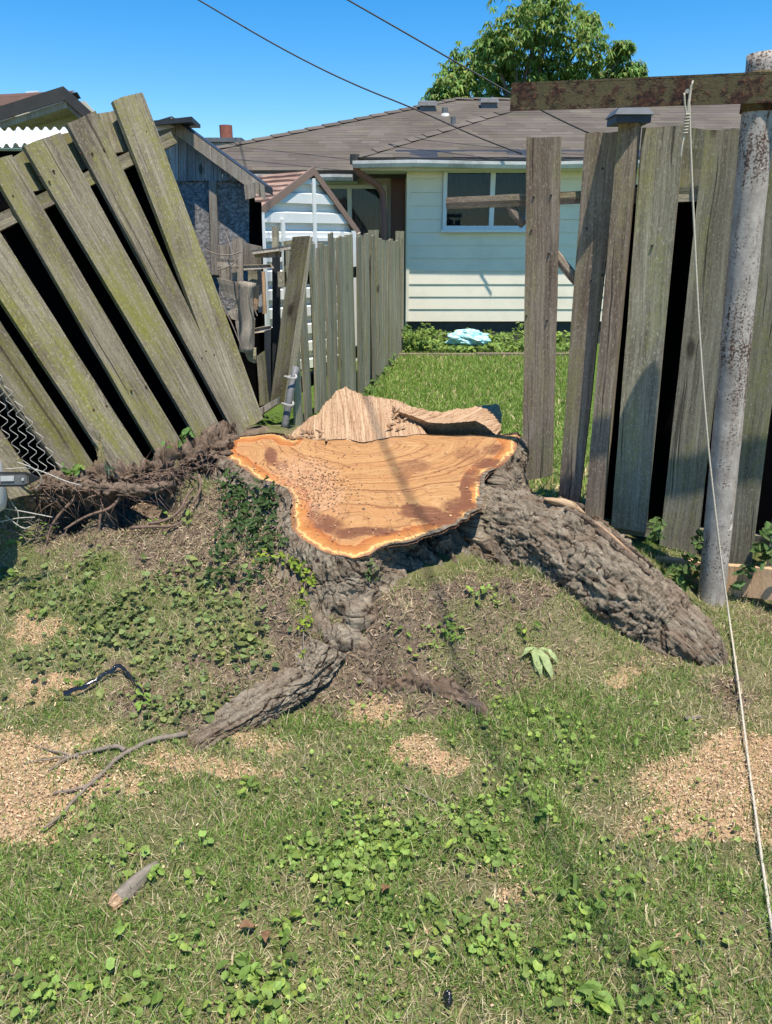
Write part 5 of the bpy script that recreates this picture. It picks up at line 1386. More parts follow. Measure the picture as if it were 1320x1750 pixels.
# bolt
bo = MB(); q = xl + dirb * Lb * .73; bo.tube([q + nb_ * .001, q + nb_ * .010], .007, 6); bo.build('bolt', M['galv'], cl_)
rope = thing('hanging_rope', 'cream braided cord tied to the rusty crossbar and hanging to the grass', 'rope', atY(1177, 170, 2.82))
ra = atP(1178, 172, (xl, nb_)) + nb_ * .012
cp = [ra] + [atY(*q) for q in ((1181,262,2.80),(1187,400,2.77),(1195,560,2.74),(1207,730,2.70),(1221,860,2.67),(1236,985,2.63))] + [gnd(u, v, .018) for u, v in ((1247,1075),(1255,1135),(1264,1205),(1276,1300),(1289,1400),(1300,1485),(1312,1565),(1324,1640),(1345,1760))]
Q = smoothpath(cp, 700, 3); T, Nq, Bq = frames(Q)
Lq = np.concatenate([[0], np.cumsum(np.linalg.norm(np.diff(Q, axis=0), axis=1))])
for k in range(3):
    th_ = Lq * 2 * math.pi / .02 + k * 2.094
    mb = MB(); mb.tube(Q + .0019 * (np.cos(th_)[:, None] * Nq + np.sin(th_)[:, None] * Bq), .0021, 5); mb.build('strand', M['rope'], rope, True)
mb = MB()
for k in range(7):
    c = ra + np.array([0, 0, -.045 - k * .009]); aa = np.linspace(0, 2 * math.pi, 12); mb.tube([c + (.006 * math.cos(t), .006 * math.sin(t), .003 * t / 6) for t in aa], .0032, 5)
t0_ = ra - (0, 0, .05)
mb.tube(smoothpath([t0_, t0_ + (-.004, -.004, .06), t0_ + (.003, -.006, .105)], 10, 2), .0028, 6)
mb.tube(smoothpath([t0_, t0_ + (-.012, -.002, .03), t0_ + (-.02, -.004, .07)], 10, 2), .003, 6)
mb.tube(smoothpath([t0_ - (0, 0, .04), t0_ + (-.008, -.006, -.09), t0_ + (-.007, -.004, -.125)], 10, 2), .0028, 6)
mb.tube(smoothpath([t0_, t0_ + (0, .0, .03), ra + upb * .07 - nb_ * .02, ra + upb * .07 - nb_ * .05], 12, 1), .004, 6)
mb.build('knot', M['rope'], rope, True)
p, n = surf(1243, 900)
rgv = []
rag_ = thing('plastic_scrap', 'torn white plastic scrap stuck to the side of the pole', 'plastic scrap', p)
gv = []
for i in range(9):
    for j in range(5):
        t = i / 8; gv.append(atY(1238 + 11 * j / 4 * (.4 + .9 * math.sin(.6 + t * 2.2)), 872 + 36 * t, 2.74) + np.array([0, -.012 * math.sin(j * 1.9 + i), .004 * math.sin(i * 2.1 + j)]))
mesh('scrap', gv, [(i * 5 + j, i * 5 + j + 1, i * 5 + j + 6, i * 5 + j + 5) for i in range(8) for j in range(4)], M['plastic_white'], rag_, None, True)

# ------------------------------------------------------------------ wires overhead
def cable(name, label, pts, r, group='overhead wires'):
    t = thing(name, label, 'cable', pts[0], group); mb = MB(); mb.tube(smoothpath(pts, 60, 2) if group else np.array(pts), r, 6); mb.build('conductor', M['wire'], t, True); return t
w1 = [atY(892,263,10.0), atY(805,230,10.2), atY(720,190,10.4), atY(600,143,10.6), atY(480,83,10.8), atY(340,0,11.0)]
w1.append(w1[-1] + (w1[-1] - w1[-2]) * 4)
cable('service_wire', 'black wire sagging from the sky to the low eave of the bungalow', w1, .010)
w2 = [atY(1012,230,10.2), atY(930,192,10.3), atY(800,118,10.5), atY(700,60,10.7), atY(595,0,10.9)]
w2.append(w2[-1] + (w2[-1] - w2[-2]) * 4)
cable('service_wire', 'black wire crossing in front of the tree to the roof behind the crossbar', w2, .010)
cable('overhead_cable', 'black cable overhead whose thin shadow crosses the stump face', [np.array([3.97, -12.0, 3.3]), np.array([.80, 1.19, 5.5]), np.array([-4.9, 25, 9.5])], .0085, None)

# ------------------------------------------------------------------ tree beyond the house
tree = thing('leafy_tree', 'broad green leafy tree standing behind the bungalow roof', 'tree', (atY(920, 200, 20)[0], 20, 0))
lob = [(930,38,50),(872,62,44),(968,82,58),(845,108,52),(800,118,42),(905,105,60),(1003,95,46),(765,155,30),(1052,100,16),(1084,124,17),(1000,150,48),(862,160,58),(935,155,60),(945,14,26),(1006,38,17),(752,172,24),(1066,84,14),(820,170,50),(900,20,16),(1070,138,26),(840,75,20),(780,138,28),(1040,150,30)]
lv, lf_, lc = [], [], []
rt = np.random.default_rng(3)
base_t = np.array([atY(920, 200, 20)[0], 20.0, 0])
tw_ = MB()
fork = base_t + (0, 0, 3.2)
tw_.tube(smoothpath([base_t, base_t + (.1, 0, 1.6), fork], 14, 1), np.linspace(.32, .22, 14), 12); 
for (u, v, r_) in lob:
    c = atY(u, v, 20 + rt.uniform(-1.2, 1.2)); R_ = r_ * 20.5 / F
    mid = (fork + c) / 2 + rt.normal(0, .2, 3) * (1, 1, .3)
    tw_.tube(smoothpath([fork, mid, c], 12, 2), np.linspace(.09, .02, 12), 6)
    nros = int(20 + r_ * 2.0)
    for k in range(nros):
        d = rt.normal(0, 1, 3); d /= np.linalg.norm(d); d[2] *= .9
        tip = c + d * R_ * rt.uniform(.4, 1.0) ** .7 * (1 + .15 * rt.normal())
        shade = rt.uniform(.75, 1.25)
        nl2 = rt.integers(7, 12)
        for q in range(nl2):
            a = q / nl2 * 6.283 + rt.uniform(-.3, .3); L = rt.uniform(.10, .19)
            o_ = np.array([math.cos(a), math.sin(a), rt.uniform(-.9, .25)]); o_ /= np.linalg.norm(o_)
            s2 = np.cross(o_, (0, 0, 1)); s2 /= np.linalg.norm(s2) + 1e-6; w_ = L * .19
            b_ = len(lv)
            lv += [tip, tip + o_ * L * .45 + s2 * w_ + (0, 0, .02), tip + o_ * L + (0, 0, -L * .35), tip + o_ * L * .45 - s2 * w_ + (0, 0, .02)]
            lf_.append((b_, b_ + 1, b_ + 2, b_ + 3))
            g_ = shade * rt.uniform(.8, 1.25)
            cc_ = np.array([.185, .315, .075]) * g_ * np.array([rt.uniform(.8, 1.5), 1, 1])
            lc += [cc_] * 4
tw_.build('trunk', M['twig'], tree, True)
mesh('crown', lv, np.array(lf_), M['leaf'], tree, {'col': np.array(lc)}, False, 'stuff')

# ------------------------------------------------------------------ vegetation
def inpoly(x, y, poly):
    P = np.array(poly, float); r = np.zeros(len(x), bool); j = len(P) - 1
    for i in range(len(P)):
        c = ((P[i, 1] > y) != (P[j, 1] > y)) & (x < (P[j, 0] - P[i, 0]) * (y - P[i, 1]) / (P[j, 1] - P[i, 1] + 1e-9) + P[i, 0])
        r ^= c; j = i
    return r
BARKP = [(376,750),(890,740),(905,790),(1000,856),(1100,925),(1215,1045),(1195,1138),(1150,1118),(1100,1108),(1040,1070),(960,990),(840,985),(700,985),(675,1060),(640,1165),(540,1175),(430,1250),(330,1272),(320,1255),(440,1170),(500,1120),(490,1000),(480,830),(376,790)]
ROOTP = [(40,830),(300,780),(470,735),(480,760),(390,800),(320,890),(160,900),(60,900)]
def covered(x, y, z):
    r = np.zeros(len(x), bool); dn = Vector((0, 0, -1))
    near = np.nonzero((y > 1.6) & (y < 3.9))[0]
    for i in near:
        o_ = Vector((x[i], y[i], 2.0)); lim = 2.0 - z[i] - .004
        for t in SURF[1:]:
            h = t.ray_cast(o_, dn, lim)
            if h[0] is not None: r[i] = True; break
    return r
def ground_pts(n, y0, y1, pw=1.0):
    y = y0 + (y1 - y0) * rng.random(n) ** pw
    x = (rng.random(n) * 2 - 1) * (y * .56 + .22)
    return x, y
IVY = [(190,1050,120,80,1),(300,1060,140,110,1),(130,1000,90,60,.8),(270,985,80,50,.9),(250,1150,150,70,.8),(400,1110,110,90,.8),(380,1010,90,60,.6),(60,1020,70,60,.6),(300,1220,80,50,.8),(90,1150,80,60,.5),(430,1180,60,50,.6)]
CLOV = [(560,1480,190,75,1),(470,1540,130,60,.7),(760,1530,130,70,.9),(900,1570,120,60,.9),(990,1650,130,80,.8),(420,1650,80,80,.8),(430,1720,90,50,.9),(690,1440,90,40,.7),(880,1400,90,60,.7),(850,1640,110,60,.7),(120,1700,160,60,.5),(240,1500,60,40,.4),(1100,1700,120,60,.5),(600,1400,100,40,.5),(930,1300,70,60,.4),(330,1430,80,40,.3),(900,1240,60,40,.3),(760,1090,30,40,.5),(660,1090,25,25,.5),(840,1030,50,25,.4)]
def blades(x, y, z, h, w, col, leanmax, name, mat):
    n = len(x)
    a = rng.random(n) * 6.283; la = rng.random(n) * 6.283; ln = leanmax * rng.random(n) ** .7
    sx, sy = np.cos(a) * w, np.sin(a) * w
    dx, dy = np.cos(la) * np.sin(ln), np.sin(la) * np.sin(ln); dz = np.cos(ln)
    b = np.stack([x, y, z - .004], 1)
    m = b + np.stack([dx * .45, dy * .45, dz * .62], 1) * h[:, None]
    t = b + np.stack([dx * 1.0, dy * 1.0, dz * .95], 1) * h[:, None]
    s = np.stack([sx, sy, 0 * sx], 1)
    v = np.stack([b - s, b + s, m - s * .75, m + s * .75, t], 1).reshape(-1, 3)
    i = np.arange(n) * 5
    q = np.stack([i, i + 1, i + 3, i + 2], 1); tr = np.stack([i + 2, i + 3, i + 4], 1)
    c = np.repeat(col, 5, 0)
    return mesh(name, v, [q, tr], mat, None, {'col': c}, False, 'stuff')
def grass_col(n, straw, bright=1.0):
    k = rng.random((n, 1)); g = np.array([[.085, .155, .025]]) * (1 - k) + np.array([[.22, .32, .075]]) * k
    s = np.array([[.30, .24, .12]]) * (1 - k) + np.array([[.58, .50, .31]]) * k
    m = (rng.random(n) < straw)[:, None]
    return np.where(m, s, g) * bright
NB = 210000
x, y = ground_pts(NB, .78, 3.15, .85); z = gz(x, y)
u, v = proj(np.stack([x, y, z], 1))
sm, dm = blob(u, v, SAW), blob(u, v, DIRT)
cl1 = fbm(np.stack([x * 5, y * 5, 0 * x], 1), 4, 500); cl2 = fbm(np.stack([x * 14, y * 14, 0 * x], 1), 3, 510)
dens = np.clip(.72 + .5 * cl1 + .45 * cl2, .08, 1) * (1 - .80 * np.clip(sm, 0, 1)) * (1 - .86 * np.clip(dm, 0, 1))
keep = (rng.random(NB) < dens) & ~covered(x, y, z)
x, y, z, u, v, sm, dm, cl1, cl2 = [q[keep] for q in (x, y, z, u, v, sm, dm, cl1, cl2)]
n = len(x)
lush = blob(u, v, [(880,1200,120,130,1),(1000,1270,140,70,.9),(520,1220,60,40,.9),(620,1230,90,40,.7),(900,1420,100,120,.7),(250,1450,200,60,.5),(1180,1560,180,80,.6),(600,1500,250,120,.7),(1000,1640,250,120,.7),(150,1600,180,100,.4)])
straw = np.clip(.21 - .42 * cl1 - .35 * lush + .35 * sm + .45 * dm + .18 * (v < 1230), .06, .95)
hgt = (.016 + .026 * rng.random(n) ** 1.5) * (1 + .55 * lush) * (1 - .3 * dm)
blades(x, y, z, hgt, .0009 + .0009 * rng.random(n), grass_col(n, straw, 1.36), 1.35, 'grass', M['blade'])
# dead clippings lying flat
NC = 42000
x, y = ground_pts(NC, .78, 3.1, .85); z = gz(x, y) + .003; u, v = proj(np.stack([x, y, z], 1))
keep = ~covered(x, y, z); x, y, z, u, v = [q[keep] for q in (x, y, z, u, v)]
n = len(x)
blades(x, y, z + .004 * rng.random(n), .018 + .03 * rng.random(n), .0008 + .0007 * rng.random(n), grass_col(n, np.full(n, .80), 1.25), 1.57, 'grass_clippings', M['blade'])
# the far yard
NF = 60000
y = 3.6 + 6.0 * rng.random(NF) ** .8; x = rng.uniform(-.6, 2.9, NF); z = gz(x, y); u, v = proj(np.stack([x, y, z], 1))
keep = (u > 590) & (u < 1010); x, y, z = x[keep], y[keep], z[keep]; n = len(x)
blades(x, y, z, .035 + .04 * rng.random(n), .0030 + .002 * rng.random(n), grass_col(n, np.full(n, .10), 1.5) * np.array([[1.12, 1.02, 1.0]]), 1.2, 'grass_far_yard', M['blade'])

def leaves(P, Nn_, size, col, shape, name, parent=None, kind='stuff', tilt=.6, elong=1.0, mat='leaf'):
    """flat-fan leaves with a folded centre; P points, Nn_ normals"""
    P = np.asarray(P, float); n = len(P); Nn_ = np.asarray(Nn_, float)
    nrm = Nn_ + rng.normal(0, tilt, (n, 3)) * .5; nrm /= np.linalg.norm(nrm, axis=1)[:, None]
    a = rng.normal(0, 1, (n, 3)); a -= nrm * (a * nrm).sum(1)[:, None]; a /= np.linalg.norm(a, axis=1)[:, None]
    b = np.cross(nrm, a)
    ks = np.arange(8) * 2 * math.pi / 8
    if shape == 'round': r = np.array([.55, 1.0, 1.05, 1.0, .96, 1.0, 1.05, 1.0]); ex = 1.0
    else: r = np.array([1.15, .74, .60, .72, .95, .72, .60, .74]); ex = .8
    S = np.asarray(size, float).reshape(-1, 1) * np.ones((n, 1))
    vs = [P + nrm * S * -.05]
    for k in range(8):
        rr = r[k] * (1 + .12 * rng.normal(0, 1, (n, 1)))
        lift = .22 * abs(math.sin(ks[k])) + .06 * rng.normal(0, 1, (n, 1))
        vs.append(P + S * rr * (math.cos(ks[k]) * a * elong + math.sin(ks[k]) * b * ex) + nrm * S * lift)
    v = np.stack(vs, 1).reshape(-1, 3)
    i = np.arange(n) * 9
    f = np.concatenate([np.stack([i, i + 1 + k, i + 1 + (k + 1) % 8], 1) for k in range(8)])
    return mesh(name, v, f, M[mat], parent, {'col': np.repeat(np.asarray(col, float), 9, 0)}, False, kind)
def leafcol(n, base, var=.3, yel=.25):
    k = 1 + var * (rng.random((n, 1)) * 2 - 1); yl = rng.random((n, 1)) ** 2 * yel
    c = np.array([base]) * k; c[:, :1] *= 1 + 1.6 * yl; c[:, 1:2] *= 1 + .6 * yl
    return c
def patch(lst, n, y0, y1, s0, s1, base, name, hup, var=.35):
    x, y = ground_pts(n, y0, y1, .9); z = gz(x, y); u, v = proj(np.stack([x, y, z], 1))
    w = blob(u, v, lst); cl = fbm(np.stack([x * 9, y * 9, 0 * x], 1), 3, 620)
    keep = (rng.random(n) < np.clip(w * (.55 + 1.0 * cl), 0, 1)) & ~covered(x, y, z)
    x, y, z = x[keep], y[keep], z[keep]; n = len(x)
    P = np.stack([x, y, z + hup * rng.random(n) + .004], 1)
    leaves(P, np.tile([0, -.12, 1.0], (n, 1)), s0 + (s1 - s0) * rng.random(n) ** 1.6, leafcol(n, base, var), 'round', name, tilt=.75)
patch(IVY, 20000, 1.7, 3.0, .006, .0145, (.175, .235, .08), 'ground_ivy', .022, .5)
patch(CLOV, 30000, .8, 2.6, .0045, .0115, (.215, .325, .075), 'clover', .03, .5)
patch([(660, 1480, 700, 330, .16)], 30000, .8, 2.6, .0035, .0095, (.21, .31, .075), 'clover', .02, .5)
# broad-leaved lawn weeds: rosettes of longer leaves
pp_, nn_, ss_ = [], [], []
for (u, v, k, s) in [(430,1350,4,.018),(430,1362,3,.02),(985,1530,4,.024),(1030,1545,4,.022),(1060,1540,4,.022),(1090,1512,3,.018),(1000,1710,5,.03),(1030,1730,5,.03),(1110,1640,4,.024),(260,1510,4,.022),(335,1515,3,.02),(490,1590,4,.022),(405,1665,6,.024),(440,1690,6,.022),(480,1620,5,.02),(300,1730,4,.02),(880,1340,3,.018),(985,1250,4,.016),(1080,1280,4,.018),(1115,1415,4,.016),(850,1180,3,.014),(565,1460,4,.024),(520,1470,4,.02),(700,1600,3,.02),(780,1480,5,.022),(690,1460,4,.022),(190,1610,4,.018),(160,1700,4,.024),(290,910,5,.022),(315,895,6,.026),(265,905,6,.022),(130,1180,4,.02),(238,1215,5,.018),(250,1205,4,.018),(265,1215,4,.02),(240,1188,3,.018),(60,1060,4,.02),(30,990,5,.026),(50,930,5,.03),(85,915,4,.03),(680,1095,4,.02),(770,1090,5,.022),(780,1100,4,.02),(820,1020,5,.022),(900,1080,5,.02),(1215,1120,3,.014),(1175,1255,3,.014)]:
    for q in range(k):
        p = gnd(u + rng.normal(0, 12), v + rng.normal(0, 8)); pp_.append(p + (0, 0, .012 + .02 * rng.random())); nn_.append((rng.normal(0, .3), rng.normal(-.2, .3), 1)); ss_.append(s * rng.uniform(.5, .85))
leaves(pp_, nn_, ss_, leafcol(len(pp_), (.19, .30, .06), .35), 'oval', 'broadleaf_weeds', tilt=.5)

# sawdust and small chips
NS2 = 70000
x, y = ground_pts(NS2, .8, 3.0, .9); z = gz(x, y); u, v = proj(np.stack([x, y, z], 1))
w = blob(u, v, SAW); keep = (rng.random(NS2) < np.clip(w * 1.2, 0.035, 1)) & ~covered(x, y, z); x, y, z = x[keep], y[keep], z[keep]; n = len(x)
k = rng.random((n, 1)); col = np.array([[.38, .225, .12]]) * (1 - k) + np.array([[.76, .56, .36]]) * k
P = np.stack([x, y, z + .003 + .009 * rng.random(n)], 1)
nrm = np.array([[0, 0, 1.0]]) + rng.normal(0, .5, (n, 3)); a = rng.normal(0, 1, (n, 3)); a -= nrm * (a * nrm).sum(1)[:, None] / (nrm * nrm).sum(1)[:, None]; a /= np.linalg.norm(a, axis=1)[:, None]; b = np.cross(nrm, a); b /= np.linalg.norm(b, axis=1)[:, None]
l = (.0018 + .005 * rng.random((n, 1)) ** 3); w_ = .0010 + .0011 * rng.random((n, 1))
v_ = np.stack([P - a * l - b * w_, P + a * l - b * w_, P + a * l + b * w_, P - a * l + b * w_], 1).reshape(-1, 3); i = np.arange(n) * 4
mesh('sawdust', v_, np.stack([i, i + 1, i + 2, i + 3], 1), M['chip'], None, {'col': np.repeat(col, 4, 0)}, False, 'stuff')
# litter of bark crumbs and needles on the bare mound
ND = 52000
x, y = ground_pts(ND, 1.7, 3.5, .9); z = gz(x, y); u, v = proj(np.stack([x, y, z], 1))
w = blob(u, v, DIRT); keep = (rng.random(ND) < w) & ~covered(x, y, z); x, y, z = x[keep], y[keep], z[keep]; n = len(x)
k = rng.random((n, 1)); col = np.array([[.085, .055, .038]]) * (1 - k) + np.array([[.50, .37, .24]]) * k
P = np.stack([x, y, z + .002 + .008 * rng.random(n)], 1)
nrm = np.array([[0, 0, 1.0]]) + rng.normal(0, .5, (n, 3)); a = rng.normal(0, 1, (n, 3)); a -= nrm * (a * nrm).sum(1)[:, None] / (nrm * nrm).sum(1)[:, None]; a /= np.linalg.norm(a, axis=1)[:, None]; b = np.cross(nrm, a); b /= np.linalg.norm(b, axis=1)[:, None]
l = (.003 + .016 * rng.random((n, 1)) ** 2.5); w_ = .0008 + .0018 * rng.random((n, 1)) ** 2
v_ = np.stack([P - a * l - b * w_, P + a * l - b * w_ + (0, 0, .003), P + a * l + b * w_, P - a * l + b * w_ + (0, 0, .003)], 1).reshape(-1, 3); i = np.arange(n) * 4
mesh('soil_litter', v_, np.stack([i, i + 1, i + 2, i + 3], 1), M['chip'], None, {'col': np.repeat(col, 4, 0)}, False, 'stuff')

# ------------------------------------------------------------------ plants one can point at
def plant(name, label, cat, spots, base, size, shape, out=.03, group=None, stems=None, tilt=.7, var=.35, Y=None):
    """spots: (u, v, ru, rv, n); leaves stand a little off whatever surface lies there"""
    P, N_2 = [], []
    for (u, v, ru, rv, n) in spots:
        for k in range(n):
            a = rng.random() * 6.283; q = rng.random() ** .6
            uu, vv_ = u + ru * q * math.cos(a), v + rv * q * math.sin(a)
            p, nn = surf(uu, vv_) if Y is None else (atY(uu, vv_, Y + .05 * rng.normal()), np.array([0, -1.0, .3]))
            up = np.array([0, -.35, .9]) * .6 + nn * .4
            P.append(p + nn * out * rng.random() + np.array([0, -.01, .01]) * rng.random()); N_2.append(up)
    t = thing(name, label, cat, np.mean(P, 0), group)
    n = len(P)
    leaves(P, N_2, size * (.6 + .7 * rng.random(n)), leafcol(n, base, var), shape, 'leaves', t, 'stuff', tilt)
    mb = MB()
    for s in (stems or []):
        mb.tube(smoothpath([surf(u, v)[0] + surf(u, v)[1] * .012 for u, v in s], 24, 2), .0022, 5, False)
    if stems: mb.build('stem', M['twig'], t, True)
    return t
plant('climbing_vine', 'dark green vine climbing the bark below the left lobe of the cut face', 'vine',
      [(400,840,30,28,60),(430,870,45,45,110),(410,920,40,40,70),(440,900,35,50,70),(385,955,22,14,22),(460,850,22,25,40),(470,930,22,35,40),(375,990,18,14,16),(425,980,40,20,30)], (.050, .098, .026), .014, 'oval', .05,
      stems=[[(455,828),(440,870),(415,930),(410,985)], [(420,845),(405,880),(400,930)], [(470,870),(478,930),(470,985)]])
plant('trailing_vine', 'bright yellow green vine trailing down the bark in front of the stump', 'vine',
      [(450,958,26,9,26),(492,958,16,12,26),(515,970,14,14,26),(528,990,9,14,20),(524,1012,6,10,8),(518,1032,12,8,9),(520,1062,10,6,7),(516,1075,10,6,8),(516,1110,6,20,6)], (.235, .335, .040), .010, 'oval', .03,
      stems=[[(452,955),(495,958),(522,975),(525,1010),(518,1060),(517,1110),(520,1150)]], var=.25)
plant('weed_tuft', 'feathery green weed tuft growing from the shaded bark under the cut rim', 'weed', [(637,978,14,12,24),(633,966,5,10,6)], (.13, .20, .06), .007, 'oval', .03)
plant('fence_vine', 'leafy vine between the right root and the clothesline pole', 'vine', [(1120,905,12,22,26),(1150,985,24,18,40),(1178,968,16,20,32),(1190,925,10,16,16),(1165,1000,22,10,20)], (.10, .17, .045), .016, 'oval', .03, Y=2.84)
plant('fence_vine', 'broad leaved vine hanging over the tan bottom plank right of the pole', 'vine', [(1300,950,18,20,22),(1310,915,10,18,14),(1270,975,14,12,14),(1258,1000,12,10,10),(1316,985,10,10,8)], (.085, .155, .045), .022, 'oval', .03, Y=2.84)
plant('fence_weed', 'small dark leaved weed at the foot of the single brown board', 'weed', [(918,805,10,18,18),(935,785,12,22,20),(945,810,10,16,14)], (.06, .115, .03), .016, 'oval', .05)
plant('fence_weed', 'green weed at the foot of the leaning boards above the root mat', 'weed', [(322,742,14,10,16),(338,735,10,8,10),(298,762,10,6,6)], (.10, .19, .045), .020, 'oval', .05)
plant('fence_weed', 'low patch of green weeds between the leaning fence and the cut face', 'weed', [(445,722,24,8,46),(425,726,10,6,12),(470,716,10,7,12)], (.095, .165, .05), .016, 'oval', .04)
plant('fence_weed', 'lone weed beside the ragged end of the wire netting', 'weed', [(130,802,12,8,10),(118,810,6,5,5)], (.12, .22, .04), .017, 'oval', .05)
plant('fence_weed', 'grey leaf weed in the dark gap between two leaning boards', 'weed', [(255,772,9,8,7),(192,803,6,3,4)], (.13, .19, .12), .020, 'oval', .03)

# garden bed under the bungalow window
bed = thing('garden_bed', 'narrow garden bed edged with dark timber below the bungalow window', 'garden bed', atY(800, 615, 9.4))
bxa, bxb = atY(664, 610, 9.35)[0], atY(1010, 610, 9.35)[0]
zt_ = atY(780, 604, 9.35)[2]
x_ = bxa; rb = random.Random(4)
for k, (xa, xb) in enumerate(((bxa, bxa + 1.05), (bxa + 1.06, bxb))):
    bar3((xa, 9.35, zt_ - .05 + .008 * k), (xb, 9.35, zt_ - .055 + .008 * k), (0, 0, 1), .10, .10, M['timber'], bed, 'timber')
MB().box((bxa + .01, 9.41, -.05), (bxb, 10.45, zt_ - .02)).build('soil', M['found'], bed)
P, s_, c_ = [], [], []
NW = 2300
xx = rng.uniform(bxa, bxb, NW); yy = rng.uniform(9.45, 10.35, NW)
hmax = .05 + .22 * np.clip(fbm(np.stack([xx * 2.2, yy * 1.5, 0 * xx], 1), 3, 700) + .2, 0, 1) + .10 * (yy > 10.0)
P = np.stack([xx, yy, zt_ + hmax * rng.random(NW)], 1)
leaves(P, np.tile([0, -.3, 1.0], (NW, 1)), .022 + .025 * rng.random(NW), leafcol(NW, (.20, .31, .07), .4), 'oval', 'bed_weeds', None, 'stuff', 1.0)
bagc = atY(798, 578, 9.75)
bag = thing('plastic_bag', 'crumpled pale blue and white plastic bag lying in the garden bed', 'plastic bag', bagc)
aa, bb = np.meshgrid(np.linspace(0, 2 * math.pi, 49)[:-1], np.linspace(.02, math.pi - .02, 26))
d = np.stack([np.cos(aa) * np.sin(bb), np.sin(aa) * np.sin(bb), np.cos(bb)], 2).reshape(-1, 3)
F1, F2, ID = voro(d * 3.2, 41)
rr_ = 1 + .32 * fbm(d * 2, 3, 40) + .20 * (F2 - F1)
v = bagc + d * rr_[:, None] * np.array([.255, .15, .10])
J = np.arange(26 * 48).reshape(26, 48)
mesh('bag', v, np.stack([J[:-1], np.roll(J[:-1], -1, 1), np.roll(J[1:], -1, 1), J[1:]], 2).reshape(-1, 4), M['bag'], bag)
P = [bagc + np.array([rng.uniform(-.4, .4), -.14 + rng.uniform(-.05, .05), rng.uniform(-.1, .0)]) for k in range(60)]
# picket fence foot weeds
P = []; 
for k in range(420):
    t = rng.random() ** 1.3; q = a_pk = np.array([*(np.array([atY(560, 690, 5.2)[0], 5.2]) * (1 - t) + np.array([atY(668, 600, 9.3)[0], 9.3]) * t)])
    x0, y0 = q + rng.normal(0, .06, 2); P.append((x0, y0, gz(x0, y0)[0] + .10 * rng.random()))
leaves(P, np.tile([.2, -.3, 1.0], (len(P), 1)), .02 + .02 * rng.random(len(P)), leafcol(len(P), (.11, .19, .04), .4), 'oval', 'fence_foot_weeds', None, 'stuff', 1.0)
P = []
for k in range(520):
    x0 = rng.uniform(bxa - .05, bxa + .5) ; y0 = rng.uniform(9.5, 10.2); P.append((x0, y0, zt_ + .42 * rng.random() ** 1.4 * max(0, 1 - (x0 - bxa) / .6)))
leaves(P, np.tile([.2, -.3, 1.0], (len(P), 1)), .02 + .02 * rng.random(len(P)), leafcol(len(P), (.12, .21, .045), .4), 'oval', 'bed_weeds', None, 'stuff', 1.0)

# ------------------------------------------------------------------ small things on the ground
def twig(name, label, cat, lines, mat='twig'):
    t = thing(name, label, cat, gnd(*lines[0][0][0]))
    for pts, r0, r1_ in lines:
        Q = smoothpath([gnd(u, v, r0 * .8 + .006) for u, v in pts], 40, 2); n_ = len(Q)
        Q = Q + .0025 * np.stack([fbm(Q * 30, 2, 5), fbm(Q * 30, 2, 6), fbm(Q * 30, 2, 7)], 1)
        mb = MB(); mb.tube(Q, np.linspace(r0, r1_, n_), 8); mb.build('limb' if r0 > .006 else 'side_twig', M[mat], t, True)
    return t
twig('dead_branch', 'long grey dead branch lying from the low root into the sawdust', 'branch',
     [([(322,1262),(255,1275),(205,1300),(170,1335),(140,1365),(105,1405),(78,1425)], .0085, .003), ([(215,1290),(200,1283),(165,1290),(120,1300),(85,1325)], .0075, .003), ([(135,1300),(95,1290),(60,1280)], .004, .002), ([(165,1345),(130,1358),(90,1362)], .005, .003), ([(120,1300),(70,1305),(40,1310)], .004, .002)])
twig('dead_twig', 'pale forked twig standing in front of the pole foot', 'twig', [([(1195,1125),(1199,1085),(1220,1058)], .004, .0025), ([(1199,1092),(1232,1078)], .003, .0015), ([(1198,1085),(1190,1072)], .002, .001)], 'root')
twig('dead_twig', 'short grey twig lying in dry grass below the burrow', 'twig', [([(1170,1236),(1196,1232)], .006, .004)])
twig('dead_twig', 'thin pale twig lying near the bare hollow in front of the stump', 'twig', [([(690,1350),(735,1372),(752,1380)], .003, .002), ([(735,1372),(720,1385)], .002, .001)])
# broken chunk of wood
def chunk(name, label, cat, u0, v0, u1, v1, r, seed, mat, endmat, lift=.6):
    a_, b_ = gnd(u0, v0, r * lift), gnd(u1, v1, r * lift * .6)
    Q = resample([a_, (a_ + b_) / 2 + (0, 0, .004), b_], 40); t = np.linspace(0, 1, 40)
    R = r * (1.0 - .55 * t ** 2); v, f, g = tube_geo(Q, R, 20)
    cc = np.repeat(Q, 20, 0); nz = fbm(np.stack([g[:, 0] * 60, g[:, 1] * 60, g[:, 2] * 14], 1), 4, seed)
    v = cc + (v - cc) * (1 + .4 * nz)[:, None]
    o = thing(name, label, cat, a_)
    mesh('bark', v, [q for q in f if len(q) == 4] + [f[-1]], M[mat], o, {'gc': g, 'h': np.clip(.55 + nz, 0, 1)}, True)
    e = v[:20]; d_ = (a_ - b_) / np.linalg.norm(a_ - b_)
    k2 = .45
    c2 = a_ + d_ * r * 1.1 + (e - a_) * .55 + rng.normal(0, .002, (20, 3))
    mesh('broken_end', np.concatenate([e, c2]), [(i, (i + 1) % 20, 20 + (i + 1) % 20, 20 + i) for i in range(20)] + [tuple(range(20, 40))], M[endmat], o, {'gc': np.concatenate([g[:20], g[:20] * .5])}, False)
    return o
chunk('wood_chunk', 'broken branch piece with grey bark and orange torn end on the lawn', 'wood piece', 203, 1546, 270, 1484, .021, 5, 'scrap', 'fibre')
chunk('wood_chip', 'small pale wood chip at the bottom edge of the lawn', 'wood chip', 395, 1742, 403, 1716, .007, 6, 'fibre', 'fibre')
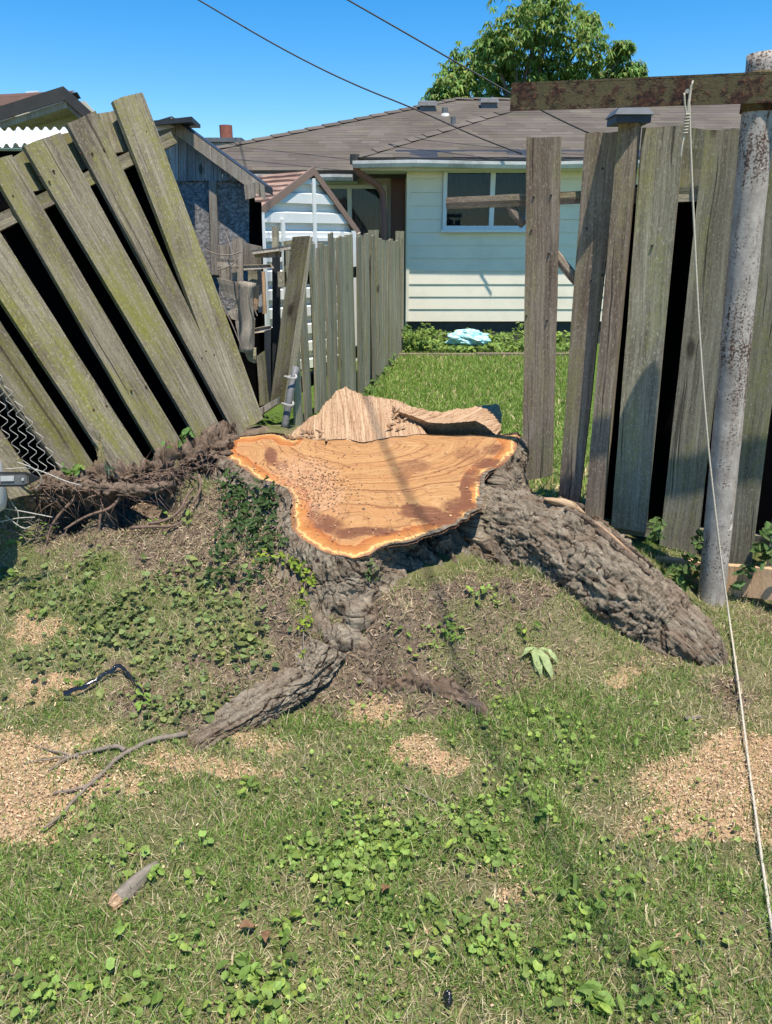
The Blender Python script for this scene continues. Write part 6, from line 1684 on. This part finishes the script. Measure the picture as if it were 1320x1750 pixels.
# wilted spray of pale leaves
sp0 = gnd(925, 1128, .02)
spray = thing('wilted_leaf_spray', 'wilted pale green leaf spray lying on the dark grass', 'leaf spray', sp0)
mb = MB(); mb.tube(smoothpath([gnd(905, 1112, .02), sp0, gnd(930, 1140, .018)], 10, 1), .002, 5, True, (.30, .36, .14)); mb.build('stalk', M['leaf'], spray)
for (ua, va, ub, vb, w_) in [(912,1122,888,1137,.010),(908,1120,925,1162,.016),(918,1125,944,1168,.015),(922,1122,953,1141,.009),(912,1122,916,1158,.013)]:
    a_, b_ = gnd(ua, va, .025), gnd(ub, vb, .018); d_ = b_ - a_; sd = np.cross(d_, (0, 0, 1)); sd /= np.linalg.norm(sd)
    v = []; 
    for i in range(9):
        t = i / 8; wv = w_ * math.sin(math.pi * min(.97, .08 + t * .92)) ** .8; c = a_ + d_ * t + np.array([0, 0, .012 * math.sin(t * 3) + .003 * math.sin(t * 17)])
        v += [c - sd * wv + (0, 0, .006), c - (0, 0, .002), c + sd * wv + (0, 0, .008 * math.sin(5 * t))]
    mesh('leaflet', v, [(i * 3 + j, i * 3 + j + 1, i * 3 + j + 4, i * 3 + j + 3) for i in range(8) for j in range(2)], M['leaf'], spray, {'col': np.tile([.42, .50, .22], (27, 1))}, True)
# black plastic strip
def strip_thing(name, label, cat, pts, w_, mat):
    Q = smoothpath([gnd(u, v, .022) for u, v in pts], 44, 2); T, _, _ = frames(Q)
    t = thing(name, label, cat, Q[0]); v = []; n_ = len(Q)
    for i in range(n_):
        sd = np.cross(T[i], (0, 0, 1)); sd /= np.linalg.norm(sd); ww = w_ * (.55 + .45 * math.sin(i * .33 + 1.4) ** 2) * (1 - .5 * i / n_)
        for j in range(5):
            s2 = (j - 2) / 2; v.append(Q[i] + sd * ww * s2 + np.array([0, 0, .012 * (1 - s2 * s2) + .004 * math.sin(i * 1.1 + j * 2.3)]))
    mesh('strip', v, [(i * 5 + j, i * 5 + j + 1, i * 5 + j + 6, i * 5 + j + 5) for i in range(n_ - 1) for j in range(4)], M[mat], t, None, True)
strip_thing('plastic_strip', 'crumpled shiny black plastic strip lying in the ground ivy', 'plastic strip', [(112,1200),(140,1190),(165,1178),(190,1162),(207,1150),(222,1165),(236,1185),(248,1203)], .0085, 'plastic_black')
strip_thing('plastic_scrap', 'small scrap of black plastic at the bottom edge of the lawn', 'plastic scrap', [(764,1716),(768,1726),(765,1740)], .010, 'plastic_black')
dl = []
for (u, v, rot, s, label) in [(425,1602,.4,.016,'curled brown dead leaf lying left of a broad lawn weed'), (457,1620,1.6,.016,'reddish brown dead leaf standing in grass near the bottom'), (660,1535,.9,.014,'round tan dead leaf in the clover patch')]:
    c = gnd(u, v, .025); o = thing('dead_leaf', label, 'dead leaf', c, 'dead leaves on the lawn'); vv = []
    for i in range(7):
        t = i / 6; w_ = s * .7 * math.sin(math.pi * (.08 + .88 * t))
        for j in (-1, 0, 1):
            lx, ly = (t - .5) * 2 * s, j * w_; vv.append(c + (lx * math.cos(rot) - ly * math.sin(rot), lx * math.sin(rot) + ly * math.cos(rot), .008 * j * j + .006 * math.sin(t * 5)))
    mesh('blade', vv, [(i * 3 + j, i * 3 + j + 1, i * 3 + j + 4, i * 3 + j + 3) for i in range(6) for j in range(2)], M['leaf'], o, {'col': np.tile([.30, .17, .09], (21, 1))}, True)

# ------------------------------------------------------------------ left edge: wire netting, rusty post, container and grey bar
net = thing('wire_netting', 'torn galvanised chain link netting hanging at the left edge', 'wire netting', atY(40, 760, 2.95))
def diamond(u0, v0, k, n, Y):
    pts = []
    for i in range(n):
        pts.append(atY(u0 + (i % 2) * 13 + (i // 2) * 0 + k * 0 + rs.uniform(-1, 1), v0 + i * 13, Y + .006 * (i % 2)))
    return pts
for k in range(9):
    u0 = -30 + k * 17.5
    v0 = 640 + max(0, k - 1) * 26 - 8
    n_ = max(3, int((830 - v0) / 13)); pts = []
    for i in range(n_):
        pts.append(atY(u0 + (i % 2) * 17 + i * 1.6, v0 + i * 12.5, 2.93 - .0012 * i + .007 * ((i + k) % 2)))
    mb = MB(); Qz = []
    for i in range(len(pts) - 1): Qz += [pts[i] * .85 + pts[i + 1] * .15, pts[i] * .5 + pts[i + 1] * .5, pts[i] * .15 + pts[i + 1] * .85]
    mb.tube(Qz, .0016, 5); mb.build('zigzag_wire', M['galv'], net, True)
loose = [[(8,802),(45,799),(70,804),(110,822),(140,830)], [(0,868),(28,872),(50,876),(90,884)], [(0,892),(30,885),(60,884)], [(20,858),(34,878),(28,900)], [(8,880),(40,905),(52,900)], [(30,790),(60,800),(75,820),(60,838)]]
for pts in loose:
    mb = MB(); mb.tube(smoothpath([atY(u, v, 2.78 + .004 * i) for i, (u, v) in enumerate(pts)], 20, 2), .0024, 5); mb.build('loose_wire', M['galv'], net, True)
rp_ = thing('rusty_post', 'rusty brown steel angle post leaning behind the wire netting', 'post', atY(50, 800, 2.98))
plank(atY(-22, 668, 3.03), atY(-2, 664, 3.03), atY(66, 836, 3.0), atY(44, 842, 3.0), np.array([0, -1.0, 0]), .006, M['bar'], rp_, 'flange', 6, 1, .002)
plank(atY(-2, 664, 3.03), atY(3, 662, 3.05), atY(71, 834, 3.02), atY(66, 836, 3.0), np.array([0, -1.0, 0]), .006, M['scrap'], rp_, 'flange', 6, 1, .002)
ctn = thing('white_container', 'white rounded plastic container behind the grey bar at the left edge', 'container', atY(-30, 830, 2.62))
cc = atY(-52, 822, 2.66)
prof = [(0, -.13), (.08, -.125), (.105, -.11), (.112, -.08), (.114, .05), (.105, .085), (.075, .11), (.03, .118), (.03, .135), (0, .137)]
K_ = 28; v = []
for (r_, z_) in prof:
    for i in range(K_): t = i * 2 * math.pi / K_; v.append(cc + (r_ * math.cos(t), r_ * math.sin(t), z_))
mesh('body', v, [(a * K_ + i, a * K_ + (i + 1) % K_, (a + 1) * K_ + (i + 1) % K_, (a + 1) * K_ + i) for a in range(len(prof) - 1) for i in range(K_)], M['plastic_white'], ctn, None, True)
gb = thing('guide_bar', 'grey saw guide bar with worn pale marking sticking in from the left edge', 'saw bar', atY(0, 820, 2.5))
Yb = 2.5; pbq = vplane(Yb)
def flat(name, poly, Y, th, mat):
    a_ = [atY(u, v, Y) for u, v in poly]; b_ = [q + (0, th, 0) for q in a_]; n_ = len(a_)
    return mesh(name, a_ + b_, [tuple(range(n_))[::-1], tuple(range(n_, 2 * n_))] + [(i, (i + 1) % n_, n_ + (i + 1) % n_, n_ + i) for i in range(n_)], M[mat], gb)
flat('bar_plate', [(-90,811),(40,811),(47,815),(47,824),(42,828),(-90,830)], Yb, .006, 'grey_metal')
flat('chain', [(-90,829.5),(40,828.2),(49,826),(49,814),(42,809.8),(-90,809.5),(-90,807.5),(44,807.5),(53,811),(66,817),(66,820),(54,826),(44,831.5),(-90,833)], Yb - .001, .008, 'wire')
flat('worn_marking', [(1,814),(24,813.5),(24,822),(1,822.5)], Yb - .003, .0015, 'gutter'); flat('rivet', [(37,818),(39,816.5),(41,818),(41,820.5),(39,822),(37,820.5)], Yb - .003, .0015, 'gutter')
# tangle of dead stems and dry leaves below the netting
tg = MB()
for k in range(120):
    u, v = rs.uniform(-10, 110), rs.uniform(845, 930); p = gnd(u, v, .01) + np.array([0, -.01, 0]); d = np.array([rs.gauss(0, 1), rs.gauss(-.2, .4), rs.gauss(.1, .5)]); d /= np.linalg.norm(d); l = rs.uniform(.03, .12)
    tg.tube([p, p + d * l * .5 + (0, 0, .012), p + d * l], [.0022, .0018, .0008], 4, False)
tg.build('dead_stems', M['twig'], None, True, 'stuff')

# ------------------------------------------------------------------ words for the masses that nobody could count
for o in list(scene.objects):
    if o.parent is None and o.get('kind') == 'stuff' and 'label' not in o:
        k = o.name.split('.')[0]
        o['label'] = {'grass': 'short patchy green and straw coloured grass in front of the stump', 'grass_clippings': 'dry straw coloured grass clippings lying over the lawn',
                      'grass_far_yard': 'fresh green grass of the far yard behind the stump', 'ground_ivy': 'round leaved ground ivy on the mound left of the stump',
                      'clover': 'small round clover leaves spread through the front lawn', 'broadleaf_weeds': 'broad leaved weeds dotted over the lawn and mound',
                      'sawdust': 'pale sawdust scattered over the lawn in patches', 'soil_litter': 'brown bark crumbs and dead needles on the bare mound',
                      'bed_weeds': 'leafy weeds growing in the bed below the bungalow window', 'fence_foot_weeds': 'weeds along the foot of the picket fence',
                      'dead_stems': 'tangle of dead grey stems below the wire netting'}.get(k, k.replace('_', ' ') + ' growing low over the ground')
        o['category'] = k.replace('_', ' ')
